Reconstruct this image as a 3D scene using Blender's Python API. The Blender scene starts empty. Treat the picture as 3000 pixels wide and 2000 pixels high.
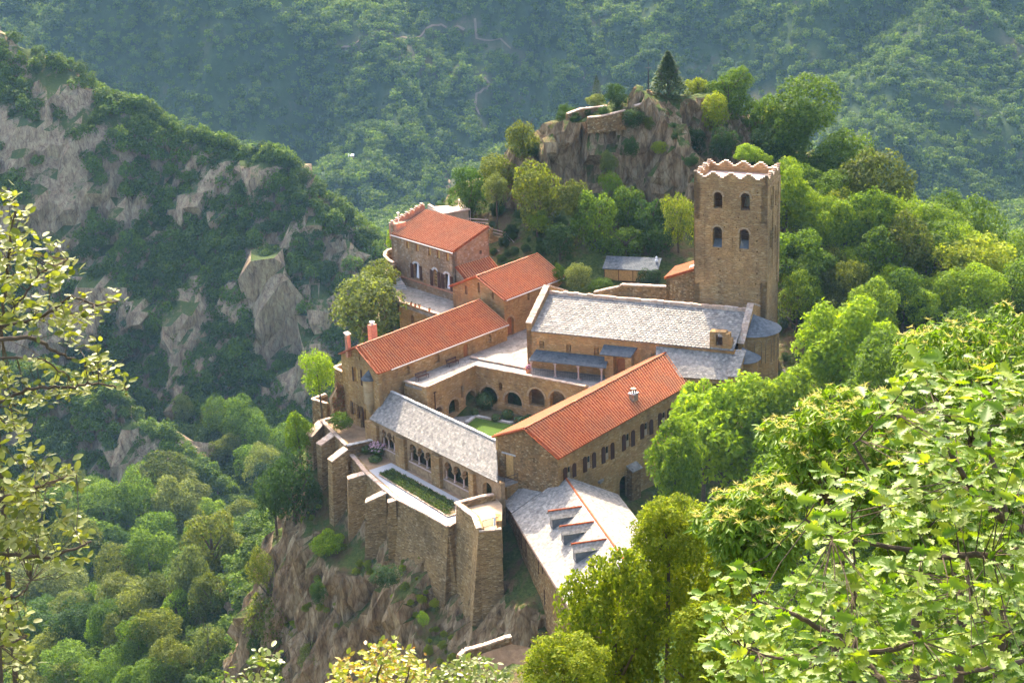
import bpy, bmesh, math, random
import numpy as np
from mathutils import Vector, Matrix
from mathutils.geometry import tessellate_polygon
R=math.radians
# ------------------------------------------------------------------ camera, world, sun
SC=bpy.context.scene
FPX=5200.; PITCH=R(19.5); ROLL=R(-2.0); CAMZ=76.
cam=bpy.data.objects.new('camera',bpy.data.cameras.new('camera')); SC.collection.objects.link(cam)
cam.data.sensor_width=36; cam.data.lens=FPX/3000*36; cam.data.clip_end=6000; cam.data.clip_start=.5
cam.matrix_world=Matrix.Translation((0,0,CAMZ))@Matrix.Rotation(math.pi/2-PITCH,4,'X')@Matrix.Rotation(ROLL,4,'Z')
SC.camera=cam
SUN_EL=R(42); LX,LY=.12,-.99            # direction the light travels over the ground
w=bpy.data.worlds.new('World'); SC.world=w; w.use_nodes=True
nt=w.node_tree; bg=nt.nodes['Background']; sky=nt.nodes.new('ShaderNodeTexSky'); sky.sky_type='NISHITA'; sky.sun_disc=False
sky.sun_elevation=SUN_EL; sky.sun_rotation=math.atan2(-LX,-LY); sky.air_density=.8; sky.dust_density=4.5; sky.ozone_density=.3
nt.links.new(sky.outputs[0],bg.inputs[0]); bg.inputs[1].default_value=.15
sl=bpy.data.lights.new('sun','SUN'); sl.energy=2.9; sl.angle=R(.6); sl.color=(1,.885,.68)
so=bpy.data.objects.new('sun',sl); SC.collection.objects.link(so)
so.rotation_euler=Vector((LX*math.cos(SUN_EL),LY*math.cos(SUN_EL),-math.sin(SUN_EL))).to_track_quat('-Z','Y').to_euler()
SC.view_settings.view_transform='Standard'; SC.view_settings.look='None'; SC.view_settings.exposure=2.2; SC.view_settings.gamma=1
try:
    SC.cycles.volume_step_rate=4; SC.cycles.max_bounces=8; SC.cycles.transparent_max_bounces=6
except Exception: pass
# ------------------------------------------------------------------ survey helpers (photo pixel + known height -> metres)
CP=np.array([0,0,CAMZ])
def ray(u,v):
    a=(u-1500)/FPX;b=(1000-v)/FPX
    x=a*math.cos(ROLL)-b*math.sin(ROLL); y=a*math.sin(ROLL)+b*math.cos(ROLL)
    return np.array([x,math.cos(PITCH)+y*math.sin(PITCH),-math.sin(PITCH)+y*math.cos(PITCH)])
def Z(u,v,z): D=ray(u,v); return CP+D*(z-CP[2])/D[2]
def Yp(u,v,y): D=ray(u,v); return CP+D*y/D[1]
def proj(x,y,z):
    x=np.asarray(x,float);y=np.asarray(y,float);z=np.asarray(z,float)-CAMZ
    dep=y*math.cos(PITCH)-z*math.sin(PITCH); up=(y*math.sin(PITCH)+z*math.cos(PITCH))/dep; xx=x/dep
    return 1500+FPX*(xx*math.cos(ROLL)+up*math.sin(ROLL)), 1000-FPX*(-xx*math.sin(ROLL)+up*math.cos(ROLL))
ZR=[None,(1100,580,3.92),(1500,780,2.6133),(900,850,3.336),(1400,980,3.336),(860,1200,3.336),(1350,1300,3.336),(1900,400,2.24),(2000,450,2.85),(1120,600,5.6),(1000,980,5.6)]
def r(k,x,y): a,b,s=ZR[k]; return a+x/s,b+y/s
def unit(v): v=np.array(v,float); return v/np.linalg.norm(v)
def P3(x,y=0,z=0): return np.array([x,y,z],float)
# ------------------------------------------------------------------ materials
def mat(name,rough=.9,spec=.2):
    m=bpy.data.materials.new(name); m.use_nodes=True; n=m.node_tree.nodes; b=n['Principled BSDF']
    b.inputs['Roughness'].default_value=rough; b.inputs['Specular IOR Level'].default_value=spec
    return m,n,m.node_tree.links,b
def ramp(n,l,src,stops,interp='LINEAR'):
    c=n.new('ShaderNodeValToRGB'); c.color_ramp.interpolation=interp; e=c.color_ramp.elements
    while len(e)<len(stops): e.new(.5)
    for k,(p,col) in enumerate(stops): e[k].position=p; e[k].color=(*col,1)
    l.new(src,c.inputs[0]); return c.outputs[0]
def mapping(n,l,scale,rot=(0,0,0)):
    t=n.new('ShaderNodeTexCoord'); mp=n.new('ShaderNodeMapping'); mp.inputs['Scale'].default_value=scale; mp.inputs['Rotation'].default_value=rot
    l.new(t.outputs['Object'],mp.inputs[0]); return mp.outputs[0]
def noise(n,l,vec,scale,detail=4,rough=.6):
    x=n.new('ShaderNodeTexNoise'); x.inputs['Scale'].default_value=scale; x.inputs['Detail'].default_value=detail; x.inputs['Roughness'].default_value=rough
    if vec is not None: l.new(vec,x.inputs['Vector'])
    return x.outputs['Fac']
def vor(n,l,vec,scale,feature='F1'):
    x=n.new('ShaderNodeTexVoronoi'); x.feature=feature; x.inputs['Scale'].default_value=scale
    if vec is not None: l.new(vec,x.inputs['Vector'])
    return x
def mixc(n,l,fac,a,b,typ='MIX'):
    x=n.new('ShaderNodeMix'); x.data_type='RGBA'; x.blend_type=typ
    for s,i in ((fac,0),(a,6),(b,7)):
        if isinstance(s,(int,float)): x.inputs[i].default_value=s
        elif isinstance(s,tuple): x.inputs[i].default_value=(*s,1)
        else: l.new(s,x.inputs[i])
    return x.outputs[2]
def bump(n,l,b,h,dist,strength=1):
    x=n.new('ShaderNodeBump'); x.inputs['Distance'].default_value=dist; x.inputs['Strength'].default_value=strength
    l.new(h,x.inputs['Height']); l.new(x.outputs[0],b.inputs['Normal'])
def mth(n,l,op,a,b=0.):
    x=n.new('ShaderNodeMath'); x.operation=op
    for s,i in ((a,0),(b,1)):
        if isinstance(s,(int,float)): x.inputs[i].default_value=s
        else: l.new(s,x.inputs[i])
    return x.outputs[0]
def stone(name,cols,sx=2.6,sz=6.5,mortar=(.36,.24,.12),warm=(.40,.20,.07),wamt=.5,dist=.05):
    m,n,l,b=mat(name,.95,.1); v=mapping(n,l,(sx,sx,sz)); nz=noise(n,l,mapping(n,l,(1,1,1)),.9,3)
    # jitter the courses a little
    nn=n.new('ShaderNodeTexNoise'); nn.inputs['Scale'].default_value=1.3; l.new(v,nn.inputs['Vector'])
    ad=n.new('ShaderNodeVectorMath'); ad.operation='MULTIPLY_ADD'; l.new(nn.outputs['Color'],ad.inputs[0]); ad.inputs[1].default_value=(.5,.5,.5); l.new(v,ad.inputs[2])
    c=vor(n,l,ad.outputs[0],1.0); e=vor(n,l,ad.outputs[0],1.0,'DISTANCE_TO_EDGE')
    k=len(cols); sp=n.new('ShaderNodeSeparateColor'); l.new(c.outputs['Color'],sp.inputs[0])
    col=ramp(n,l,sp.outputs[0],[(i/(k-1),cols[i]) for i in range(k)])
    col=mixc(n,l,mth(n,l,'MULTIPLY',ramp(n,l,nz,[(.42,(0,0,0)),(.62,(1,1,1))]),wamt),col,warm)
    em=ramp(n,l,e.outputs['Distance'],[(0,(0,0,0)),(.07,(1,1,1))])
    col=mixc(n,l,em,mortar,col)
    st=noise(n,l,mapping(n,l,(.5,.5,.16)),1.0,5,.7); col=mixc(n,l,ramp(n,l,st,[(.5,(0,0,0)),(.75,(.55,.55,.55))]),col,(.10,.075,.05))
    lg=noise(n,l,mapping(n,l,(1,1,1)),.16,4,.6); col=mixc(n,l,1.,col,ramp(n,l,lg,[(.32,(.68,.70,.74)),(.5,(1,1,1)),(.68,(1.22,1.16,1.08))]),'MULTIPLY')
    l.new(col,b.inputs['Base Color'])
    hh=mth(n,l,'ADD',em,mth(n,l,'MULTIPLY',noise(n,l,mapping(n,l,(6,6,6)),2,4),.8)); bump(n,l,b,hh,dist); return m
M={}
M['wall']=stone('warm_stone',[(.30,.18,.075),(.53,.335,.135),(.41,.25,.10),(.60,.43,.23)])
M['church_wall']=stone('coursed_stone',[(.35,.20,.075),(.57,.33,.125),(.45,.26,.10),(.62,.41,.19)],2.2,8.5,warm=(.46,.22,.085),wamt=.5)
M['rubble']=stone('dark_rubble_stone',[(.13,.085,.035),(.34,.21,.09),(.22,.14,.06),(.50,.37,.20)],3.0,5.0,mortar=(.22,.15,.08),wamt=.3,dist=.08)
M['house_wall']=stone('house_stone',[(.24,.17,.105),(.40,.28,.17),(.30,.20,.12),(.50,.40,.29)],3,5,mortar=(.36,.26,.17),wamt=.45)
M['tower']=stone('tower_stone',[(.30,.185,.08),(.52,.33,.145),(.40,.25,.105),(.58,.42,.22)],2.0,8.5,mortar=(.27,.18,.10),warm=(.36,.20,.08),wamt=.55)
M['retain']=stone('retaining_stone',[(.17,.11,.05),(.42,.28,.13),(.30,.20,.09),(.54,.40,.22)],2.4,6.5,mortar=(.26,.18,.10),warm=(.28,.17,.06),wamt=.4,dist=.07)
def islandmat(name,cols,rough=.7,spec=.3,var=.25,nsc=6,dist=.01):
    m,n,l,b=mat(name,rough,spec); g=n.new('ShaderNodeNewGeometry'); k=len(cols)
    col=ramp(n,l,g.outputs['Random Per Island'],[(i/(k-1),cols[i]) for i in range(k)])
    nz=noise(n,l,mapping(n,l,(1,1,1)),nsc,5); f=ramp(n,l,nz,[(.3,(1-var,)*3),(.7,(1+var,)*3)])
    col=mixc(n,l,1.,col,f,'MULTIPLY'); l.new(col,b.inputs['Base Color'])
    if dist: bump(n,l,b,nz,dist)
    return m
M['slate']=islandmat('slate',[(.20,.18,.16),(.32,.285,.24),(.24,.22,.20),(.40,.355,.30),(.26,.24,.215)],.8,.12,.3,3)
M['slate_dark']=islandmat('blue_slate',[(.085,.095,.105),(.14,.15,.16),(.11,.12,.13)],.8,.12,.2,3)
M['coping']=islandmat('coping_stone',[(.42,.30,.22),(.55,.38,.27),(.48,.36,.28),(.62,.48,.37)],.85,.2,.25,4)
M['brick']=islandmat('terracotta_brick',[(.42,.17,.09),(.52,.26,.16),(.36,.13,.07)],.85,.2,.3,5)
M['gravelstone']=islandmat('pale_stone',[(.30,.29,.27),(.5,.47,.44),(.62,.58,.53)],.85,.2,.2,5)
def tilemat(name,a,b_,c):
    m,n,l,b=mat(name,.75,.25); v=mapping(n,l,(1,1,1)); w_=vor(n,l,v,3.2); sp=n.new('ShaderNodeSeparateColor'); l.new(w_.outputs['Color'],sp.inputs[0])
    col=ramp(n,l,sp.outputs[0],[(0,a),(.5,b_),(1,c)]); nz=noise(n,l,v,.35,5,.65)
    col=mixc(n,l,ramp(n,l,nz,[(.45,(0,0,0)),(.7,(.6,.6,.6))]),col,(.36,.16,.08))
    fine=noise(n,l,v,9,4); col=mixc(n,l,1.,col,ramp(n,l,fine,[(.3,(.75,.75,.75)),(.7,(1.2,1.2,1.2))]),'MULTIPLY')
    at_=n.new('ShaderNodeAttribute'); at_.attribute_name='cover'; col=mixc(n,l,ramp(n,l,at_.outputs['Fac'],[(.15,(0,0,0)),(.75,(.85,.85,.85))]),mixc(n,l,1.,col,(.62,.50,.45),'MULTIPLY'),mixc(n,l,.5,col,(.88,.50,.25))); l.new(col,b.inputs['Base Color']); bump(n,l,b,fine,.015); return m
M['tile']=tilemat('clay_tile',(.50,.10,.018),(.62,.145,.028),(.70,.22,.055))
M['tile2']=tilemat('faded_clay_tile',(.52,.14,.045),(.60,.20,.075),(.68,.30,.14))
def plain(name,col,rough=.8,spec=.2,var=.15,sc=3,dist=0):
    m,n,l,b=mat(name,rough,spec); v=mapping(n,l,(1,1,1)); nz=noise(n,l,v,sc,6,.65)
    l.new(mixc(n,l,1.,col,ramp(n,l,nz,[(.3,(1-var,)*3),(.7,(1+var,)*3)]),'MULTIPLY'),b.inputs['Base Color'])
    if dist: bump(n,l,b,nz,dist)
    return m
M['shutter']=plain('brown_shutter_paint',(.065,.022,.012),.6,.3)
M['wood']=plain('honey_wood',(.55,.34,.12),.7,.2,.25,5)
M['door']=plain('orange_brown_door',(.30,.11,.035),.6,.3,.2,5)
M['metal']=plain('dark_iron',(.03,.028,.026),.5,.5)
M['pipe']=plain('pale_metal',(.75,.75,.74),.35,.6,.05)
M['white']=plain('white_cloth',(.75,.78,.82),.9,.1,.06)
M['gutter']=plain('gutter_zinc',(.50,.42,.37),.5,.5,.1)
M['glass']=plain('dark_glass',(.02,.025,.03),.12,.6,.1)
M['pinkstone']=plain('pink_marble',(.50,.36,.30),.6,.3,.25,4)
M['arcstone']=plain('ochre_dressed_stone',(.33,.22,.12),.9,.1,.35,2.5,.03)
M['terracotta']=plain('terracotta',(.55,.25,.13),.8,.2)
M['plaster']=plain('beige_plaster',(.46,.36,.26),.95,.1,.2,2)
M['sandfloor']=plain('brown_sand',(.33,.22,.13),.95,.1,.25,1.5,.02)
M['sandfloor2']=plain('beige_sand',(.52,.36,.22),.95,.1,.2,1.5,.02)
M['gravel']=plain('white_gravel',(.42,.42,.425),.95,.1,.14,8,.01)
M['soil']=plain('bed_soil',(.16,.12,.065),.95,.1,.4,3,.05)
def paving():
    m,n,l,b=mat('slab_paving',.85,.2); v=mapping(n,l,(2.1,2.1,2.1)); c=vor(n,l,v,1.); e=vor(n,l,v,1.,'DISTANCE_TO_EDGE')
    sp=n.new('ShaderNodeSeparateColor'); l.new(c.outputs['Color'],sp.inputs[0])
    col=ramp(n,l,sp.outputs[0],[(0,(.26,.225,.185)),(.5,(.37,.325,.275)),(1,(.31,.27,.225))]); em=ramp(n,l,e.outputs['Distance'],[(0,(0,0,0)),(.05,(1,1,1))])
    nz=noise(n,l,mapping(n,l,(1,1,1)),.6,6,.7); col=mixc(n,l,1.,mixc(n,l,em,(.20,.17,.15),col),ramp(n,l,nz,[(.3,(.75,.75,.75)),(.7,(1.25,1.25,1.25))]),'MULTIPLY')
    l.new(col,b.inputs['Base Color']); bump(n,l,b,em,.02); return m
M['paving']=paving()
def ashlar():
    m,n,l,b=mat('arch_voussoir',.9,.1); v=mapping(n,l,(3,3,3)); c=vor(n,l,v,1.6); sp=n.new('ShaderNodeSeparateColor'); l.new(c.outputs['Color'],sp.inputs[0])
    l.new(ramp(n,l,sp.outputs[0],[(0,(.30,.20,.11)),(1,(.44,.32,.19))]),b.inputs['Base Color']); bump(n,l,b,c.outputs['Distance'],.04); return m
M['vouss']=ashlar()
# ------------------------------------------------------------------ mesh collector
class MB:
    def __init__(s): s.v=[];s.f=[];s.cov=None
    def add(s,V,F):
        o=len(s.v); s.v+= [tuple(map(float,p)) for p in V]; s.f+=[tuple(i+o for i in f) for f in F]; return s
    def build(s,name,m,parent=None,smooth=False):
        me=bpy.data.meshes.new(name); me.from_pydata(s.v,[],s.f); me.materials.append(m); me.update()
        if s.cov:
            a_=me.attributes.new('cover','FLOAT','POINT'); a_.data.foreach_set('value',[s.cov.get(i,0.) for i in range(len(s.v))])
        if smooth: me.polygons.foreach_set('use_smooth',[True]*len(me.polygons))
        o=bpy.data.objects.new(name,me); SC.collection.objects.link(o)
        if parent is not None: o.parent=parent; o.matrix_parent_inverse=parent.matrix_world.inverted() if parent.type!='EMPTY' else Matrix.Translation(-parent.location)
        return o
    def hexa(s,b,t): # two 4-point loops
        return s.add(list(b)+list(t),[(3,2,1,0),(4,5,6,7),(0,1,5,4),(1,2,6,5),(2,3,7,6),(3,0,4,7)])
    def prism(s,pts,d):
        n=len(pts); d=np.array(d,float); V=[np.array(p,float) for p in pts]; V+= [p+d for p in V]
        return s.add(V,[tuple(range(n))[::-1],tuple(range(n,2*n))]+[(i,(i+1)%n,(i+1)%n+n,i+n) for i in range(n)])
    def box(s,c,e,hx,hy,z0,z1):
        e=unit([e[0],e[1],0]);n=np.array([-e[1],e[0],0]); c=np.array([c[0],c[1],0.])
        q=[c-e*hx-n*hy,c+e*hx-n*hy,c+e*hx+n*hy,c-e*hx+n*hy]; up=np.array([0,0,1.])
        return s.hexa([p+up*z0 for p in q],[p+up*z1 for p in q])
    def tube(s,pts,rad,k=6,cap=True):
        pts=[np.array(p,float) for p in pts]; V=[];F=[]
        rr=rad if hasattr(rad,'__len__') else [rad]*len(pts)
        for i,p in enumerate(pts):
            t=unit(pts[min(i+1,len(pts)-1)]-pts[max(i-1,0)]); a=np.cross(t,[0,0,1]); a=unit(a) if np.linalg.norm(a)>.05 else np.array([1,0,0.]); b=np.cross(t,a)
            V+=[p+(a*math.cos(2*math.pi*j/k)+b*math.sin(2*math.pi*j/k))*rr[i] for j in range(k)]
        for i in range(len(pts)-1): F+=[(i*k+j,i*k+(j+1)%k,(i+1)*k+(j+1)%k,(i+1)*k+j) for j in range(k)]
        if cap: F+=[tuple(range(k))[::-1],tuple((len(pts)-1)*k+j for j in range(k))]
        return s.add(V,F)
    def lathe(s,c,prof,k=16,a0=0,a1=2*math.pi):
        c=np.array(c,float); V=[];F=[]; full=abs(a1-a0-2*math.pi)<1e-6; kk=k if full else k+1
        for rr,z in prof: V+=[c+np.array([rr*math.cos(a0+(a1-a0)*j/k),rr*math.sin(a0+(a1-a0)*j/k),z]) for j in range(kk)]
        for i in range(len(prof)-1):
            for j in range(k): F.append((i*kk+j,i*kk+(j+1)%kk,(i+1)*kk+(j+1)%kk,(i+1)*kk+j))
        return s.add(V,F)
    def panel(s,A,B,z0,top,holes=(),th=.5,inn=None):
        """upright wall from A to B; top = number or [(s,z)...]; holes = polygons [(s,z)...]; th goes towards inn side"""
        A=np.array([A[0],A[1],0.]);B=np.array([B[0],B[1],0.]);L=np.linalg.norm(B-A);e=(B-A)/L;n=np.array([-e[1],e[0],0])
        if inn is not None and np.dot(np.array([inn[0],inn[1],0])-A,n)<0: n=-n
        T=[(0,top),(L,top)] if not hasattr(top,'__len__') else list(top)
        z0s=[(L,z0),(0,z0)] if not hasattr(z0,'__len__') else list(z0)
        loops=[T+z0s]+[list(h) for h in holes]
        tri=tessellate_polygon([[Vector((p[0],p[1],0)) for p in lp] for lp in loops]); flat=[p for lp in loops for p in lp]
        at=lambda p,d: A+e*p[0]+n*d+np.array([0,0,p[1]])
        N0=len(flat); V=[at(p,0) for p in flat]+[at(p,th) for p in flat]; F=[]
        for t in tri: F+= [tuple(t),tuple(i+N0 for i in t[::-1])]
        o=0
        for lp in loops:
            k=len(lp); F+=[(o+i,o+(i+1)%k,o+(i+1)%k+N0,o+i+N0) for i in range(k)]; o+=k
        return s.add(V,F)
def arch(s0,s1,zb,zt,k=10,seg=None):
    rr=(s1-s0)/2; h=min(seg if seg else rr,zt-zb); c=(s0+s1)/2
    return [(s0,zb),(s1,zb)]+[(c+rr*math.cos(math.pi*i/k),zt-h+h*math.sin(math.pi*i/k)) for i in range(k+1)]
def rect(s0,s1,zb,zt): return [(s0,zb),(s1,zb),(s1,zt),(s0,zt)]
def ring(mb,A,B,a,wid,proud=.04,inn=None,k=14):
    """voussoir ring round an arch hole a=(s0,s1,zb,zt), a separate stone per voussoir"""
    A=np.array([A[0],A[1],0.]);B=np.array([B[0],B[1],0.]);e=unit(B-A);n=np.array([-e[1],e[0],0])
    if inn is not None and np.dot(np.array([inn[0],inn[1],0])-A,n)<0: n=-n
    s0,s1,zb,zt=a; rr=(s1-s0)/2;c=(s0+s1)/2;zc=zt-rr
    at=lambda rad,t,d: A+e*(c+rad*math.cos(t))+np.array([0,0,zc+rad*math.sin(t)])-n*d
    for i in range(k):
        t0=math.pi*(i+.04)/k;t1=math.pi*(i+.96)/k
        mb.hexa([at(rr+.01,t0,-.05),at(rr+.01,t1,-.05),at(rr+wid,t1,-.05),at(rr+wid,t0,-.05)],[at(rr+.01,t0,proud),at(rr+.01,t1,proud),at(rr+wid,t1,proud),at(rr+wid,t0,proud)])
def sz(A,B,u,v):
    """pixel on the wall A-B -> (distance along, height)"""
    A=np.array([A[0],A[1],0.]);B=np.array([B[0],B[1],0.]);e=unit(B-A);n=np.array([-e[1],e[0],0]); D=ray(u,v); X=CP+D*np.dot(n,A-CP)/np.dot(n,D)
    return float(np.dot(X-A,e)),float(X[2])
def on(A,B,s,z,d=0,inn=None):
    A=np.array([A[0],A[1],0.]);B=np.array([B[0],B[1],0.]);e=unit(B-A);n=np.array([-e[1],e[0],0])
    if inn is not None and np.dot(np.array([inn[0],inn[1],0])-A,n)<0: n=-n
    return A+e*s+n*d+np.array([0,0,z])
# ------------------------------------------------------------------ roofs
rng=random.Random(7)
def bil(q,a,b): return q[0]*(1-a)*(1-b)+q[1]*a*(1-b)+q[2]*a*b+q[3]*(1-a)*b
def tiles(mb,q,per=.40,row=.42,h=.12,step=.035):
    """barrel clay tiles on the quad q = eaveA, eaveB, ridgeB, ridgeA"""
    q=[np.array(p,float) for p in q]; nrm=unit(np.cross(q[1]-q[0],q[3]-q[0]))
    if nrm[2]<0: nrm=-nrm
    W_=max(np.linalg.norm(q[1]-q[0]),np.linalg.norm(q[2]-q[3])); H_=max(np.linalg.norm(q[3]-q[0]),np.linalg.norm(q[2]-q[1]))
    nc=max(2,round(W_/per)); nr=max(1,round(H_/row)); ks=6; V=[];F=[]; cv=[]; cw=nc*ks+1; rs=[random.Random(i).uniform(-.012,.012) for i in range(nc*nr+nc+nr)]
    for j in range(nr):
        for bb,zz in ((j/nr-(.03 if j else 0),step+.02),((j+1)/nr,.0)):
            for i in range(cw):
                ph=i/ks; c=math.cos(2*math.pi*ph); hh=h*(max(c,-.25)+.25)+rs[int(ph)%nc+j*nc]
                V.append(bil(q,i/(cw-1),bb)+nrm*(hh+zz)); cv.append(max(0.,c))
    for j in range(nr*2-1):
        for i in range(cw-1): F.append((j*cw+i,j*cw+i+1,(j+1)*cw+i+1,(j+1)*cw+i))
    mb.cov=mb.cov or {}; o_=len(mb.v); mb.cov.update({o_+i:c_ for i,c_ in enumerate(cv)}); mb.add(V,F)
    mb.prism([q[0]-nrm*.01,q[1]-nrm*.01,q[2]-nrm*.01,q[3]-nrm*.01],-nrm*.10)
def slates(mb,q,wd=.34,ln=.30,th=.025,rnd=True,jit=.035,clip=None):
    q=[np.array(p,float) for p in q]; nrm=unit(np.cross(q[1]-q[0],q[3]-q[0])); nrm=-nrm if nrm[2]<0 else nrm
    W_=max(np.linalg.norm(q[1]-q[0]),np.linalg.norm(q[2]-q[3])); H_=max(np.linalg.norm(q[3]-q[0]),np.linalg.norm(q[2]-q[1]))
    nc=max(1,round(W_/wd)); nr=max(1,round(H_/ln)); e=unit(q[1]-q[0])
    for j in range(nr):
        off=.5*(j%2)
        for i in range(-1,nc+1):
            a0=(i+off)/nc;a1=(i+off+.96)/nc
            if a1<=0 or a0>=1: continue
            a0=max(a0,0);a1=min(a1,1); b0=j/nr-(.12/nr);b1=(j+1.35)/nr; b1=min(b1,1.0)
            if j==0: b0=-.1/nr
            am=(a0+a1)/2; base=[bil(q,a0,b1),bil(q,a1,b1)]
            if clip is not None and clip(bil(q,am,(j+.5)/nr)): continue
            if rnd: lo=[(a1,b0+.45/nr),(a0+(a1-a0)*.8,b0+.1/nr),(am,b0),(a0+(a1-a0)*.2,b0+.1/nr),(a0,b0+.45/nr)]
            else: lo=[(a1,b0),(a0,b0)]
            t1=rng.uniform(0,jit);t2=rng.uniform(0,jit); hi=th*2.1
            top=[base[0]+nrm*.012,base[1]+nrm*.012]+[bil(q,x,y+rng.uniform(-.04,.04)/nr)+nrm*(hi+ (t1*(a1-x)+t2*(x-a0))/(a1-a0+1e-9)) for x,y in lo]
            n=len(top); V=top+[p-nrm*th for p in top]
            mb.add(V,[tuple(range(n))]+[(k,k+n,(k+1)%n+n,(k+1)%n) for k in range(n)])
    mb.prism([p-nrm*.005 for p in q],-nrm*.08)
def stones(mb,pts,wid,hgt=.16,ln=.42,side=0.,jit=.03,sd=1,two=False):
    """row of separate coping stones along a 3D polyline"""
    rn=random.Random(sd)
    for A,B in zip(pts[:-1],pts[1:]):
        A=np.array(A,float);B=np.array(B,float);L=np.linalg.norm(B-A); t=(B-A)/L; n=unit(np.cross([0,0,1],t)); up=np.cross(t,n)
        s=0
        while s<L-.02:
            l_=min(ln*rn.uniform(.6,1.4),L-s); 
            if L-s-l_<.15: l_=L-s
            for (w0,w1) in ((( -wid/2,rn.uniform(-.12,.12)*wid),(None,wid/2)) if two else ((-wid/2,wid/2),)):
                if w0 is None: w0=wm+.012
                wm=w1
                j=lambda: rn.uniform(-jit,jit)
                h=hgt+rn.uniform(-.3,.3)*hgt*.5
                c=[A+t*(s+.01)+n*(w0+side+j()),A+t*(s+l_-.01)+n*(w0+side+j()),A+t*(s+l_-.01)+n*(w1+side+j()),A+t*(s+.01)+n*(w1+side+j())]
                mb.hexa(c,[p+up*(h+j()*.5) for p in c])
            s+=l_
def gutter(mb,A,B,r_=.08):
    mb.tube([A,B],r_,8)
# ------------------------------------------------------------------ scene objects
def tagit(o,label=None,cat=None,group=None,kind=None):
    for k,v in (('label',label),('category',cat),('group',group),('kind',kind)):
        if v: o[k]=v
    return o
def thing(name,loc,label,cat,group=None):
    o=bpy.data.objects.new(name,None); SC.collection.objects.link(o); o.location=tuple(map(float,loc)); o.empty_display_size=.5
    return tagit(o,label,cat,group)
def copytree(o,parent=None):
    c=o.copy(); SC.collection.objects.link(c)
    if parent is not None: c.parent=parent
    for ch in list(o.children): copytree(ch,c)
    return c
UP=np.array([0,0,1.])
# ================================================================== CHURCH
ca=R(-22.2); ce=P3(math.cos(ca),math.sin(ca)); cn=P3(-ce[1],ce[0]); CO=P3(1.82,204.86)
W=lambda s,t,z=0: CO+ce*s+cn*t+UP*z
def cpl(t,u,v): # pixel on the plane t=const -> s,z
    D=ray(u,v); P0=CO+cn*t; X=CP+D*np.dot(cn,P0-CP)/np.dot(cn,D); return float(np.dot(X-CO,ce)),float(X[2])
ch=thing('church',W(13,6),'long stone church with a pale slate roof between two stepped gable copings','church')
m=MB(); slit=[(1.95,2.7,3.7),(5.42,2.5,3.65),(8.97,2.5,3.66),(16.2,2.4,3.6)]
m.panel(W(0,0),W(26.6,0),-6,4.85,[arch(s-.3,s+.3,a,b) for s,a,b in slit]+[arch(11.6,12.8,.05,2.5)],.3,W(5,5))
m.panel(W(0.02,.302),W(26.5,.302),-6,4.8,[arch(s+.05,s+.24,a+.08,b-.12) for s,a,b in slit],.3,W(5,5))
gt=[(0,5.75),(.25,5.85),(6.5,8.55),(13,5.8)]
m.panel(W(0,0),W(0,13),-6,gt,[],.66,W(5,5))
m.panel(W(26.0,0.02),W(26.0,13),-6,[(0,4.3),(2.0,4.4),(2.0,5.0),(6.5,8.55),(12.9,5.8)],[],.66,W(40,5))
m.panel(W(0.6,12.9),W(26.5,12.9),-6,4.85,[],.4,W(5,5))
m.build('wall',M['church_wall'],ch)
m=MB(); slates(m,[W(.66,-.22,4.86),W(26.0,-.22,4.86),W(26.0,6.45,7.55),W(.66,6.45,7.55)],.46,.40,.035,True,.04); slates(m,[W(26,13.1,4.86),W(.66,13.1,4.86),W(.66,6.45,7.55),W(26,6.45,7.55)],.6,.6)
m.build('roof',M['slate'],ch)
m=MB(); stones(m,[W(.66,6.5,7.5),W(26,6.5,7.5)],.42,.45,.55,sd=3); m.build('ridge_coping',M['coping'],ch)
m=MB(); stones(m,[W(.33,-.03,5.72),W(.33,6.5,8.52),W(.33,13,5.8)],.80,.16,.30,sd=4,two=True); m.build('gable_coping',M['coping'],ch)
m=MB(); stones(m,[W(26.33,2.0,4.98),W(26.33,6.5,8.52),W(26.33,13,5.8)],.80,.16,.30,sd=5,two=True); m.build('gable_coping',M['coping'],ch)
# small arched belfry dormer on the eaves
m=MB(); m.panel(W(23.1,-.06),W(25.7,-.06),4.7,[(0,6.95),(1.9,7.0),(1.9,6.8),(2.35,6.8),(2.35,6.1),(2.6,6.1)],[arch(.72,1.54,5.3,6.75)],1.0,W(24,5)); bf=m.build('belfry_dormer',M['church_wall'],ch)
m=MB(); m.box(W(24.25,.5),ce,.36,.03,5.3,6.2); m.build('louvre',M['shutter'],bf)
m=MB(); ring(m,W(23.1,-.06),W(25.7,-.06),(.72,1.54,5.3,6.75),.2,.03,W(24,5),9); m.build('arch_ring',M['vouss'],bf)
m=MB(); slates(m,[W(9.9,-1.55,3.25),W(13.8,-1.55,3.25),W(14.2,-.02,4.0),W(10.0,-.02,4.0)],.34,.28); m.build('porch_roof',M['slate_dark'],ch)
m=MB(); m.box(W(10.9,-.5),ce,.55,.5,0,3.2); m.box(W(13.3,-.45),ce,.4,.45,0,3.2); m.box(W(12.1,-.6),ce,1.6,.1,2.75,3.1); m.build('porch_pier',M['wall'],ch)
m=MB(); m.panel(W(11.6,.12),W(12.8,.12),0,2.5,[],.08,W(5,5)); m.build('door',M['door'],ch)
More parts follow.
